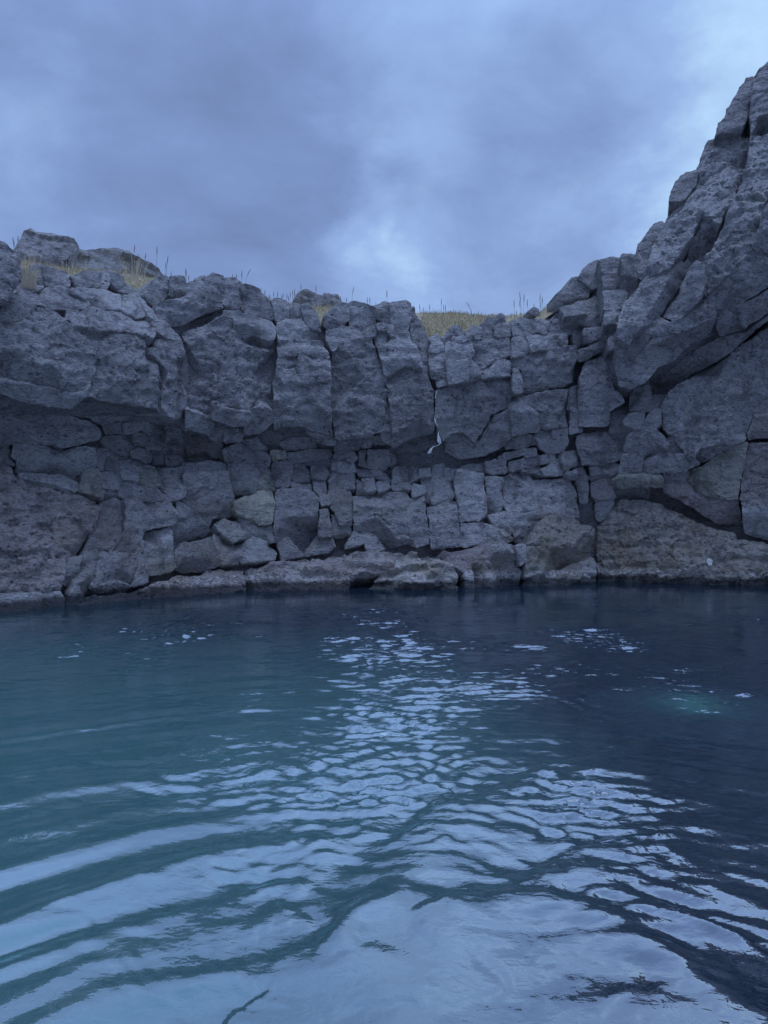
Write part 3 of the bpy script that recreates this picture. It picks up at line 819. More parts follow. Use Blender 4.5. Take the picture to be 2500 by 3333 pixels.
blocks(cliff_r, [
    (4, [(1318, 85), (1335, 30), (1408, -40), (1560, -150), (1800, -300), (1800, 300), (1408, 332), (1350, 352), (1302, 442), (1290, 302)], dict(thick=1.3, edge=.1, tilt=20)),
    (4, [(1270, 100), (1312, 90), (1295, 302), (1240, 432), (1170, 452), (1110, 472), (1060, 492), (1085, 402), (1130, 362), (1140, 302), (1170, 262), (1200, 212), (1220, 162)], dict(thick=1.2, tilt=18)),
    (4, [(1060, 502), (1170, 467), (1290, 470), (1280, 622), (1185, 900), (1085, 1062), (980, 1002), (900, 1152), (820, 1252), (760, 1332), (640, 1382), (622, 1302), (700, 1052), (760, 902), (850, 832), (935, 692), (985, 562), (1020, 512)], dict(thick=1.3, edge=.1, tilt=24, chips=7, rough=1.3)),
    (4, [(1300, 462), (1408, 447), (1800, 372), (1800, 742), (1408, 882), (1340, 1062), (1300, 1232), (1100, 1382), (1000, 1442), (990, 1332), (1020, 1242), (1100, 1092), (1192, 902), (1292, 622)], dict(thick=1.3, tilt=20, chips=7, rough=1.3)),
    (4, [(760, 912), (800, 792), (880, 702), (945, 680), (930, 800), (850, 900)], dict(dy=.12, thick=1.0)),
    (4, [(565, 1192), (610, 1122), (690, 1052), (720, 1050), (700, 1202), (660, 1330), (620, 1420), (565, 1410)], dict(dy=.12, thick=1.0)),
    (4, [(550, 1492), (610, 1402), (750, 1344), (880, 1262), (920, 1182), (985, 1030), (1075, 1070), (1010, 1242), (900, 1322), (820, 1462), (720, 1602), (690, 1652), (560, 1752), (500, 1812), (420, 1782), (440, 1662), (470, 1562)], dict(tilt=16, thick=1.2, edge=.09, chips=7, rough=1.2)),
    (4, [(720, 1660), (830, 1520), (890, 1350), (945, 1310), (985, 1330), (992, 1442), (960, 1552), (870, 1642), (800, 1692)], dict(tilt=-4, dy=.05, yaw=-12)),
    (4, [(420, 1832), (500, 1822), (580, 1752), (700, 1672), (770, 1712), (880, 1645), (1000, 1562), (1060, 1642), (1070, 1802), (900, 1882), (820, 1962), (700, 2002), (600, 2102), (520, 2142), (440, 2122), (400, 1952)], dict(tilt=-16, thick=1.2, chips=7, dy=0.0)),
    (4, [(1000, 1462), (1110, 1392), (1310, 1242), (1360, 1052), (1420, 902), (1800, 762), (1800, 1300), (1408, 1482), (1300, 1542), (1110, 1622), (1060, 1622), (1010, 1562)], dict(tilt=-14, thick=1.2, chips=6, dy=.15)),
    (4, [(1080, 1642), (1300, 1562), (1408, 1502), (1800, 1322), (1800, 1490), (1408, 1652), (1250, 1762), (1100, 1802), (1070, 1752)], dict(tilt=-24, thick=1.0, dy=.19)),
    (4, [(600, 2122), (700, 2012), (900, 1902), (1070, 1822), (1250, 1782), (1408, 1680), (1800, 1510), (1800, 1580), (1400, 1702), (1180, 1892), (1100, 1952), (900, 2052), (760, 2162), (700, 2192)], dict(tilt=-42, dy=.25, thick=.9)),
    (8, [(840, 272), (850, 232), (900, 152), (1160, 2), (1300, -98), (1659, -322), (2200, -560), (2200, 60), (1659, 182), (1560, 302), (1500, 452), (1400, 522), (1280, 532), (1150, 557), (1070, 652), (1020, 562), (930, 482), (860, 432)], dict(tilt=16, thick=1.2, edge=.1, chips=8, rough=1.2, dy=-.1)),
    (8, [(1080, 662), (1160, 567), (1290, 544), (1490, 562), (1400, 572), (1150, 742)], dict(tilt=-30)),
    (8, [(1570, 332), (1659, 200), (2200, 80), (2200, 540), (1659, 552), (1510, 562), (1505, 472)], dict(thick=1.0, tint=RUST)),
    (8, [(1155, 752), (1400, 582), (1500, 567), (1480, 702), (1450, 862), (1430, 1002), (1300, 1002), (1100, 962), (1042, 852), (1052, 782)], dict(tint=OLIVE, tilt=0, chips=5)),
    (8, [(1515, 572), (2200, 552), (2200, 1050), (1659, 1082), (1445, 1012), (1465, 852), (1492, 702)], dict(tint=RUST, tilt=-2, thick=1.0)),
    (8, [(860, 872), (1040, 862), (1100, 972), (1300, 1012), (1430, 1017), (1470, 1240), (1390, 1222), (1270, 1192), (1000, 1022), (850, 952)], dict(tilt=-32, dy=.15, tint=RUST)),
    (8, [(1450, 1032), (1659, 1092), (2200, 1070), (2200, 1362), (1659, 1332), (1485, 1272)], dict(tilt=-18, dy=.05)),
    (8, [(610, 172), (740, 122), (760, 202), (760, 322), (680, 322), (600, 312)], dict(dy=.1)),
    (8, [(550, 402), (600, 342), (700, 332), (690, 402), (660, 462), (560, 432)]),
    (8, [(680, 442), (770, 332), (830, 302), (835, 432), (780, 462)]),
    (8, [(770, 205), (880, 185), (845, 260), (832, 295), (770, 325)], dict(dy=.3)),
    (8, [(560, 602), (590, 512), (680, 452), (790, 472), (890, 562), (890, 642), (830, 652), (700, 702), (640, 642), (545, 642)], dict(edge=.08)),
    (8, [(510, 792), (540, 662), (640, 652), (690, 692), (680, 792), (640, 832), (520, 832)]),
    (8, [(690, 732), (830, 672), (1060, 680), (1130, 742), (1030, 782), (860, 802), (700, 822)]),
    (8, [(880, 580), (930, 490), (1015, 570), (1062, 668), (900, 650)], dict(dy=.1)),
    (8, [(460, 892), (520, 842), (660, 842), (850, 862), (850, 932), (700, 922), (480, 932)], dict(dy=-.1, edge=.07, strata=1, tint=OLIVE)),
    (8, [(860, 810), (1030, 790), (1040, 850), (860, 862)]),
])

# ------------------------------------------------------------------ shore ledge and boulders
ledge = empty('rock_ledge', (-1.5, 12.0, 0), 'low pinkish rock shelf sloping into the water along the wall foot', 'rock ledge')
blocks(ledge, [
    (5, [(990, 1452), (1150, 1422), (1300, 1362), (1400, 1322), (1659, 1302), (1900, 1282), (1910, 1420), (1880, 1590), (1700, 1600), (1400, 1620), (1100, 1630), (960, 1590)], dict(tilt=38, dy=-.30, tint=PINK, strata=1.6, thick=.9, rough=1.3, edge=.07)),
    (6, [(455, 1272), (900, 1218), (1300, 1188), (1659, 1172), (1720, 1180), (1640, 1252), (1580, 1312), (1310, 1342), (1270, 1440), (1300, 1600), (700, 1600), (470, 1600), (465, 1420)], dict(tilt=38, dy=-.36, strata=1.6, thick=.9, rough=1.3, edge=.07, tint=RUST)),
    (5, [(600, 1600), (690, 1538), (850, 1512), (980, 1495), (990, 1540), (970, 1620), (700, 1660)], dict(tilt=30, dy=-.1, rough=1.4)),
    (7, [(290, 1172), (400, 1160), (560, 1172), (800, 1150), (930, 1130), (820, 1240), (800, 1320), (740, 1330), (690, 1300), (640, 1240), (480, 1190)], dict(tilt=42, dy=-.25, strata=1, tint=PINK)),
])


def boulder(name, label, rows, at_):
    b = empty(name, at_, label, 'boulder')
    blocks(b, rows)
    return b


boulder('shore_boulder', 'low jagged boulder with folded pale ridges in front of the shelf', [
    (7, [(215, 1262), (235, 1192), (370, 1157), (400, 1177), (560, 1202), (640, 1252), (690, 1332), (685, 1530), (560, 1560), (400, 1590), (200, 1610), (40, 1610), (-10, 1482), (80, 1342)], dict(name='boulder_body', tilt=24, dy=-.75, edge=.10, rough=1.6, thick=1.0, strata=2, tint=(1.05, 1.03, .95), chips=10, dome=.1)),
], (0.9, 12.3, 0))
boulder('shore_boulder', 'upright wrinkled boulder with two stubby knobs beside a narrow water gap', [
    (7, [(812, 1252), (920, 1142), (1000, 1097), (1080, 1092), (1130, 1122), (1140, 1242), (1202, 1302), (1205, 1530), (1050, 1540), (830, 1540), (812, 1342)], dict(name='boulder_body', tilt=16, dy=-.55, edge=.14, rough=1.3, thick=1.0, chips=7, dome=.08)),
    (7, [(748, 1332), (800, 1322), (817, 1402), (817, 1540), (755, 1540)], dict(name='knob', tilt=12, dy=-.6, edge=.05)),
    (7, [(1150, 1132), (1212, 1122), (1214, 1252), (1172, 1282)], dict(name='knob', tilt=10, dy=-.5, edge=.05)),
], (2.2, 12.8, 0))
boulder('shore_boulder', 'rounded olive tinted boulder resting against the wall above a flat base stone', [
    (8, [(-200, 1532), (-185, 1352), (-80, 1152), (-20, 1120), (50, 1110), (160, 1122), (290, 1182), (340, 1232), (335, 1442), (200, 1490), (0, 1547), (-180, 1590)], dict(name='boulder_body', tilt=20, dy=-.35, edge=.2, rough=1.3, thick=1.1, tint=(1.0, 1.0, .93), chips=8, dome=.08)),
    (8, [(-200, 1600), (0, 1557), (150, 1508), (310, 1462), (345, 1502), (352, 1760), (200, 1780), (0, 1780), (-200, 1780)], dict(name='base_stone', tilt=12, dy=-.42, edge=.09, rough=1.5, thick=1.0)),
], (3.3, 13.2, 0))
boulder('shore_boulder', 'massive brown whale-backed boulder filling the shore beneath the buttress', [
    (8, [(350, 1202), (440, 1102), (490, 1022), (560, 1010), (700, 1000), (850, 1040), (1000, 1112), (1180, 1202), (1400, 1262), (1440, 1300), (1659, 1342), (2200, 1380), (2200, 1780), (1500, 1780), (1200, 1780), (900, 1780), (500, 1780), (370, 1770), (345, 1402)], dict(name='boulder_body', tilt=13, dy=-.12, edge=.25, rough=1.4, thick=1.6, tint=(1.0, .97, .86), chips=10, dome=.06)),
], (5.4, 13.5, 0))

# ------------------------------------------------------------------ outcrops standing on the turf
oc = empty('rock_outcrop', (-5.0, 13.0, 4.6), 'weathered square-topped rock outcrop standing above a strip of dry grass', 'rock outcrop')
blocks(oc, [
    (1, [(120, 240), (185, 150), (190, 110), (250, 90), (330, 105), (390, 122), (410, 106), (460, 140), (540, 160), (575, 172), (610, 205), (640, 262), (655, 402), (640, 470), (400, 470), (170, 430)], dict(dy=2.6, tilt=6, thick=1.6, edge=.1, strata=1.2, rough=1.2, res=.06)),
    (1, [(640, 236), (720, 240), (820, 238), (920, 245), (990, 270), (1040, 320), (1110, 345), (1200, 365), (1240, 402), (1310, 480), (1300, 560), (1000, 520), (850, 500), (655, 470)], dict(dy=2.4, tilt=6, thick=1.6, edge=.1, strata=1.2, rough=1.2, res=.06)),
])
oc2 = empty('rock_outcrop', (-0.9, 15.5, 4.7), 'small double-humped rock outcrop on the grass behind the column tops', 'rock outcrop')
blocks(oc2, [
    (2, [(845, 425), (870, 370), (920, 332), (960, 328), (1000, 365), (1060, 385), (1075, 440), (1060, 480), (850, 480)], dict(dy=2.6, tilt=8, thick=1.2, edge=.12, rough=1.6, res=.06)),
    (2, [(1060, 392), (1085, 366), (1180, 378), (1218, 440), (1220, 490), (1065, 490)], dict(dy=2.8, tilt=8, thick=1.0, edge=.12, rough=1.6, res=.06)),
])
st = empty('loose_stone', tuple(at(1740, 1016, 13.9)), 'small round stone perched on the grassy rim below the shoulder', 'stone')
block(st, 3, [(1250, 500), (1262, 487), (1290, 484), (1306, 500), (1306, 522), (1288, 536), (1262, 532)], dy=.35, tilt=5, thick=.3, edge=.09, name='stone_body', strata=0)

# ------------------------------------------------------------------ rock mass behind the blocks
SKY = ((-900, 800), (-120, 790), (0, 795), (60, 860), (75, 930), (160, 890), (330, 905), (430, 960), (480, 1000), (560, 930), (700, 915), (860, 960), (960, 1005),
       (1050, 1035), (1130, 1000), (1250, 1010), (1360, 1010), (1400, 1085), (1480, 1095), (1560, 1060), (1600, 1040),
       (1700, 1055), (1800, 990), (1850, 925), (1950, 870), (2090, 870), (2105, 800), (2190, 650), (2290, 520), (2345, 420), (2440, 290), (2500, 230), (2700, 90), (3200, -200))
SKX = np.array([a for a, b in SKY], float)
SKV = np.array([b for a, b in SKY], float)


def rock_mass(parent, u0, u1, du=14, nv=64, back=0.27):
    us = np.arange(u0, u1 + .1, du)
    verts, faces = [], []
    for u in us:
        v0 = float(np.interp(u, SKX, SKV)) + 42
        for j in range(nv + 1):
            v = v0 + (1960 - v0) * j / nv
            p = at(u, v, base_y(u, v) + back)
            d = 0.06 * fbm(p, 1.6, 4) + 0.04 * fbm(p, 6, 3)
            verts.append((p[0], p[1] - d, p[2]))
    m = len(us)
    n1 = nv + 1
    for i in range(m - 1):
        for j in range(nv):
            a = i * n1 + j
            faces.append((a, a + 1, a + n1 + 1, a + n1))
    # top and back so that the mass is a solid body
    b0 = len(verts)
    for i in range(m):
        t = verts[i * n1]
        k = verts[i * n1 + nv]
        verts.append((t[0] * 1.05, t[1] + 0.9, t[2]))
        verts.append((k[0] * 1.05, t[1] + 1.2, k[2]))
    for i in range(m - 1):
        a, b = i * n1, (i + 1) * n1
        p, q = b0 + 2 * i, b0 + 2 * i + 2
        faces += [(a, b, q, p), (p, q, q + 1, p + 1), (p + 1, q + 1, b + nv, a + nv)]
    o = mesh_obj('rock_mass', verts, faces, M_ROCK, parent, True, 60)
    o.color = (.9, .9, .92, 1)
    return o


rock_mass(cliff_l, -900, 620)
rock_mass(cliff_m, 560, 2120, back=0.32)
rock_mass(cliff_r, 2040, 3200, back=0.5)

# ------------------------------------------------------------------ turf on top
TURF = ((-900, 840), (0, 852), (80, 850), (300, 884), (520, 908), (580, 925), (720, 945), (860, 975), (940, 996), (1100, 1000), (1200, 1010), (1380, 1022), (1480, 1020), (1580, 1032),
        (1680, 1026), (1760, 1020), (1850, 930), (1950, 885), (2090, 880), (2300, 640), (2500, 420), (3200, 0))
TUX = np.array([a for a, b in TURF], float)
TUV = np.array([b for a, b in TURF], float)


def turf_z(u, k):
    """point of the turf above photo column u, k = metres behind the cliff edge"""
    yb = float(np.interp(u, YBX, YBY)) + 0.30
    vc = float(np.interp(u, TUX, TUV))
    v0 = max(float(np.interp(u, SKX, SKV)) + 30, vc + 10)
    z0 = H + (CV - v0) / F * (yb + 0.2)
    zc = H + (CV - vc) / F * (yb + 2.3)
    s = min(1.0, max(0.0, k / 2.1))
    z = z0 + (zc - z0) * (s ** 0.8)
    if k > 2.1:
        z = zc - 0.02 * (k - 2.1)
    y = yb + 0.2 + k
    x = (u - CU) / F * (yb + 0.2 + min(k, 2.1))
    return np.array((x, y, z + 0.05 * noise.noise(Vector((x * .9, y * .9, 3.3))) * min(1, k)))


us = np.arange(-900, 3201, 20)
ks = [0, .2, .4, .6, .8, 1, 1.25, 1.5, 1.8, 2.1, 2.6, 3.5, 5, 8, 14, 24]
tv, tf = [], []
for u in us:
    for k in ks:
        tv.append(turf_z(u, k))
for i in range(len(us) - 1):
    for j in range(len(ks) - 1):
        a = i * len(ks) + j
        tf.append((a, a + len(ks), a + len(ks) + 1, a + 1))
tag(mesh_obj('turf_ground', tv, tf, M_TURF), 'dry grassy turf on top of the cliffs', kind='structure')


def blade(V, Fc, p, hgt, lean, wid, rnd):
    an = rnd.uniform(0, 2 * math.pi)
    d = np.array((math.cos(an), math.sin(an), 0))
    s = np.array((-d[1], d[0], 0)) * wid
    m = p + np.array((0, 0, hgt * .55)) + d * lean * .3
    t = p + np.array((0, 0, hgt)) + d * lean
    b = len(V)
    V += [p - s, p + s, m + s * .7, m - s * .7, t]
    Fc += [(b, b + 1, b + 2, b + 3), (b + 3, b + 2, b + 4)]


rr = random.Random(3)
V, Fc = [], []
for u0, u1, cnt in ((60, 540, 6500), (540, 900, 700), (900, 1130, 4500), (1370, 1620, 6500), (1620, 1790, 900), (-200, 60, 1200), (1800, 2110, 1200)):
    for _ in range(cnt):
        u = rr.uniform(u0, u1)
        k = rr.uniform(0.0, 2.5)
        p = turf_z(u, k) - np.array((0, 0, .02))
        hh = rr.uniform(.025, .085) * (1.5 if rr.random() < .08 else 1)
        blade(V, Fc, p, hh, rr.uniform(.02, .14), rr.uniform(.003, .006), rr)
tag(mesh_obj('dry_grass', V, Fc, M_GRASS, smooth=False), 'short straw-coloured and green grass covering the cliff-top turf', 'grass', kind='stuff')


def tuft(label, u, y, v, n, hgt, spread, lean):
    V, Fc = [], []
    c = at(u, v, y)
    for _ in range(n):
        an = rr.uniform(0, 2 * math.pi)
        d = np.array((math.cos(an), math.sin(an) * .7, 0))
        p = c + d * rr.uniform(0, spread * .4) - np.array((0, 0, .1))
        hh = hgt * rr.uniform(.5, 1.1)
        ln = lean * rr.uniform(.1, 1.1)
        s = np.array((.0035, 0, 0))
        b = len(V)
        for q, (f, z) in enumerate(((0, 0), (.12, .5), (.42, .85), (.8, .95), (1.1, .82))):
            w_ = s * (1 - q * .2)
            m = p + d * ln * f + np.array((0, 0, (hh + .1) * z))
            V += [m - w_, m + w_]
        for q in range(4):
            Fc.append((b + 2 * q, b + 2 * q + 1, b + 2 * q + 3, b + 2 * q + 2))
    return tag(mesh_obj('grass_tuft', V, Fc, M_GRASS, smooth=False, origin=c), label, 'grass')


tuft('arching dry grass tuft against the low end of the square-topped outcrop', 437, 12.6, 893, 46, .34, .5, .34)
tuft('thin upright dry grass tuft at the high end of the square-topped outcrop', 105, 11.9, 848, 12, .14, .4, .08)
tuft('sparse dry grass tuft under the middle of the square-topped outcrop', 245, 12.3, 868, 18, .15, .6, .14)
tuft('dark green leafy clump wedged between two rocks beside the dry grass strip', 86, 10.45, 915, 140, .22, .35, .16)

# ------------------------------------------------------------------ tall seed-head stalks
def stalk(label, group, reg, top, base, curve=0.0, head=1.0, behind=1.2):
    if reg == 'a':
        f = lambda p: (1340 + p[0] * .3014, 920 + p[1] * .3014)
    elif reg == 'b':
        f = lambda p: (880 + p[0] * .3014, 880 + p[1] * .3014)
    else:
        f = lambda p: to_src(reg, [p])[0]
    tu, tv_ = f(top)
    bu, bv = f(base)
    y = float(np.interp(bu, YBX, YBY)) + .5 + behind
    bu += rr.uniform(-5, 5)
    A, B = at(bu, bv, y) - np.array((0, 0, .35)), at(tu, tv_, y + rr.uniform(-.1, .1))
    V, Fc = [], []
    n = 7
    L = np.linalg.norm(B - A)
    for i in range(n + 1):
        s = i / n
        p = A + (B - A) * s + np.array((curve * (s ** 3 - s) * L, 0, abs(curve) * .7 * L * (s - s ** 2.5)))
        r = .0028 * (1 - .45 * s)
        if head and s > .80:
            r = .002 + .0062 * head * math.sin(math.pi * (s - .78) / .24)
        for q in range(5):
            a = 2 * math.pi * q / 5
            V.append((p[0] + r * math.cos(a), p[1] + r * math.sin(a), p[2]))
    for i in range(n):
        for q in range(5):
            a, b = i * 5 + q, i * 5 + (q + 1) % 5
            Fc.append((a, b, b + 5, a + 5))
    Fc.append(tuple(range(4, -1, -1)))
    Fc.append(tuple(range(n * 5, n * 5 + 5)))
    tag(mesh_obj('grass_stalk', V, Fc, M_STALK, origin=A), label, 'grass stalk', group)


LB = 'dark seed-head grass stalk rising from the sunken grass bank beside the blocky wall'
for t, b in (((320, 165), (312, 335)), ((195, 230), (185, 325)), ((345, 235), (350, 330)), ((720, 305), (722, 370)), ((755, 320), (752, 370)), ((450, 290), (448, 330)),
             ((520, 295), (515, 340)), ((605, 310), (600, 350)), ((575, 310), (570, 345)), ((125, 265), (120, 310)), ((85, 230), (95, 320)), ((365, 235), (356, 330)),
             ((640, 285), (650, 350)), ((830, 335), (828, 372)), ((255, 300), (258, 330)), ((420, 300), (425, 332))):
    stalk(LB, 'stalks on the sunken grass bank', 'a', t, b, behind=2.0)
stalk('bent drooping grass stalk leaning over the sunken grass bank', None, 'a', (590, 205), (665, 355), -.15, 1.0, 2.0)
LC = 'dark seed-head grass stalk on the grassy rim near the small round stone'
for t, b in (((1165, 100), (1205, 330)), ((1215, 115), (1210, 320)), ((1165, 190), (1195, 330)), ((1105, 185), (1130, 320)), ((1390, 120), (1385, 280)), ((1410, 150), (1395, 285)),
             ((1395, 210), (1390, 280)), ((1075, 330), (1070, 350)), ((1250, 180), (1240, 320)), ((1320, 225), (1318, 290)), ((1130, 300), (1140, 330))):
    stalk(LC, 'stalks near the round stone', 'a', t, b, behind=.5)
LD = 'dark seed-head grass stalk beside the small double-humped outcrop'
for t, b in (((240, 210), (235, 320)), ((265, 195), (240, 320)), ((215, 230), (210, 310)), ((180, 250), (175, 310)), ((140, 240), (135, 310)), ((80, 230), (80, 300)), ((37, 225), (40, 290)),
             ((332, 150), (330, 220)), ((300, 220), (285, 240)), ((492, 170), (505, 245)), ((828, 290), (810, 330)), ((757, 275), (765, 320)), ((122, 265), (120, 310)), ((195, 275), (195, 315))):
    stalk(LD, 'stalks around the double-humped outcrop', 'b', t, b, behind=1.6)
stalk('thin bent grass stalk standing alone between outcrop and column tops', None, 'b', (905, 175), (885, 330), .12, .9, 1.2)
stalk('tall straight grass stalk standing on the highest column top', None, 'b', (1257, 215), (1255, 325), 0, 1.2, .3)
for t, b in (((1045, 290), (1050, 370)), ((1072, 290), (1075, 380)), ((1140, 345), (1130, 390)), ((1020, 345), (1022, 370))):
    stalk('short grass stalk in the dip between two rock column tops', 'stalks in the dip between column tops', 'b', t, b, behind=.8)
for t, b in (((1040, 230), (1030, 320)), ((1125, 295), (1110, 345)), ((1212, 240), (1215, 370)), ((1297, 310), (1285, 420)), ((1433, 410), (1425, 470)), ((1320, 432), (1310, 470)),
             ((1065, 300), (1060, 330)), ((1280, 360), (1282, 430))):
    stalk('dark seed-head grass stalk where the square-topped outcrop slopes down', 'stalks by the sloping end of the outcrop', 1, t, b, behind=1.4)
for t, b in (((100, 168), (125, 215)), ((140, 160), (135, 190)), ((110, 205), (102, 225))):
    stalk('short grass stalk between the square-topped outcrop and the rock tower beside it', 'stalks by the rock tower', 1, t, b, behind=1.4)
for t, b in (((400, 215), (400, 250)), ((372, 218), (385, 250)), ((445, 190), (447, 280)), ((12, 175), (15, 255)), ((35, 225), (33, 250)), ((590, 325), (595, 345)), ((622, 340), (625, 380)), ((658, 375), (655, 400))):
    stalk('grass stalk rising behind the mossy topped column stones', 'stalks behind the mossy column', 2, t, b, behind=.7)
stalk('grass stalk bent over at its tip behind the mossy topped column', None, 2, (515, 178), (470, 285), .2, .9, .7)

# ------------------------------------------------------------------ white wisp hanging from the crack
wz = empty('white_wisp', tuple(at(1428, 1430, 12.7)), 'ragged white fibrous wisp hanging from the crack under the rock overhang', 'fibre wisp')


def strands(name, path, n, spread, rad, y):
    V, Fc = [], []
    for _ in range(n):
        o1, o2 = rr.uniform(-1, 1), rr.uniform(-1, 1)
        i0 = rr.randint(0, 1)
        last = None
        for i, (zx, zy, wd) in enumerate(path[i0:]):
            u, v = 1340 + zx * .13564, 1220 + zy * .13562
            p = at(u + o1 * wd * spread + rr.uniform(-.6, .6), v + o2 * wd * spread * .5, y + .02 * rr.uniform(-1, 1))
            r = rad * (.5 if i in (0, len(path) - i0 - 1) else 1)
            b = len(V)
            for q in range(3):
                a = 2 * math.pi * q / 3
                V.append((p[0] + r * math.cos(a), p[1] + r * math.sin(a), p[2] + r * .4 * math.sin(a)))
            if last is not None:
                for q in range(3):
                    Fc.append((last + q, last + (q + 1) % 3, b + (q + 1) % 3, b + q))
            last = b
    mesh_obj(name, V, Fc, M_WISP, wz, True)


strands('clump', [(635, 1380, .3), (640, 1450, 1.2), (655, 1530, 3.2), (660, 1590, 3.5), (690, 1640, 1.6)], 46, 1.4, .0045, 12.62)
strands('tail', [(690, 1610, 1), (660, 1670, 1), (600, 1705, 1), (520, 1725, 1.2), (470, 1780, 2.5), (420, 1880, 4)], 30, 1.3, .004, 12.62)
strands('thread', [(650, 350, .4), (600, 410, 1), (575, 480, 1), (560, 560, .6)], 4, 1.0, .003, 12.72)
strands('thread', [(550, 975, .3), (548, 1030, 1), (550, 1070, 1.6), (575, 1150, .6), (620, 1210, .5)], 4, 1.0, .003, 12.68)
sp_ = empty('white_dropping', tuple(at(2305, 1828, 13.2)), 'small white dropping splashed on the whale-backed boulder', 'dropping')
block(sp_, 8, [(1178, 1482), (1197, 1474), (1216, 1478), (1220, 1488), (1211, 1494), (1217, 1510), (1209, 1512), (1202, 1492), (1180, 1487)], dy=-.28, tilt=15, thick=.3, name='splash', edge=.01, chips=0, rough=.3, strata=0)
for ch in sp_.children:
    ch.data.materials[0] = plain('dropping_white', (.50, .50, .48), .9, .3, 40)

# ------------------------------------------------------------------ lagoon
ys = [-40, -25, -12, -6, -3, -1.5, -.6, 0]
y = 0.15
while y < 17.5:
    ys.append(y)
    y += max(0.008, min(0.021 if y < 10 else .05, 0.0040 * y ** 1.5 + .003))
ys += [19, 24, 40]
ncol = 540
ts = np.linspace(-1, 1, ncol)
X_, Y_ = [], []
for y in ys:
    hw = 0.70 * max(y, 0) + 1.0
    xs = np.concatenate(([-45, -25, -hw - 3, -hw - 1], ts * hw, [hw + 1, hw + 3, 25, 45]))
    X_.append(xs)
    Y_.append(np.full_like(xs, y))
X_ = np.array(X_)
Y_ = np.array(Y_)
nrow, nc = X_.shape
wr = np.random.default_rng(11)


def vnoise(x, y, seed):
    """smooth value noise"""
    r = np.random.default_rng(seed).uniform(-1, 1, (64, 64))
    xi, yi = np.floor(x).astype(int), np.floor(y).astype(int)
    fx, fy = x - xi, y - yi
    fx, fy = fx * fx * fx * (fx * (fx * 6 - 15) + 10), fy * fy * fy * (fy * (fy * 6 - 15) + 10)
    g = lambda a, b: r[a % 64, b % 64]
    return (g(xi, yi) * (1 - fx) + g(xi + 1, yi) * fx) * (1 - fy) + (g(xi, yi + 1) * (1 - fx) + g(xi + 1, yi + 1) * fx) * fy


Z = np.zeros_like(X_)
wx = X_ + .22 * vnoise(X_ * 1.1, Y_ * 1.1, 1) + .06 * vnoise(X_ * 3.4, Y_ * 3.4, 4)
wy_ = Y_ + .22 * vnoise(X_ * 1.1 + 7, Y_ * 1.1, 2) + .06 * vnoise(X_ * 3.4, Y_ * 3.4 + 5, 5)
# rings spreading from the swimmer below the picture
hx, hy = X_ + .45 * (wx - X_), Y_ + .45 * (wy_ - Y_)
for sx, sy, lam, slope, reach in ((0.30, 0.75, .52, .09, 3.6), (0.24, 0.80, .34, .10, 3.0), (0.36, 0.70, .235, .12, 2.6), (0.30, 0.75, .165, .10, 2.2), (0.28, 0.72, .115, .06, 2.0)):
    r = np.sqrt((hx - sx) ** 2 + (hy - sy) ** 2)
    env = np.clip(.45 + 1.1 * vnoise(X_ * .9 + lam * 40, Y_ * .9, int(lam * 1000)), 0, 1.6)
    Z += slope * lam / (2 * math.pi) * np.exp(-r / reach) * 1.9 * env * np.clip((r - .7) / .9, 0, 1) * np.sin(2 * math.pi * r / lam + 1.0)
# wandering swell
for i in range(8):
    lam = wr.uniform(.35, 1.1)
    an = R(wr.uniform(40, 140)) if i % 3 else R(wr.uniform(0, 180))
    env = .5 + .8 * np.clip(vnoise(X_ * .45 + i * 3.1, Y_ * .45 + i, 20 + i), -.6, 1)
    Z += .011 * lam / (2 * math.pi) * env * np.sin(2 * math.pi * (wx * math.cos(an) + wy_ * math.sin(an)) / lam + i)
# calmer towards the cliffs
calm = np.interp(Y_, [0, 3, 5, 9, 12], [1.15, 1.0, .65, .4, .25])
Z *= calm
# bow waves thrown off by the swimmer: low steep ridges along curved lines
def pool(pu, pv):
    k = H * 1597 / (pv - 1106)
    return ((pu - 829.5) / 1597 * k, k)


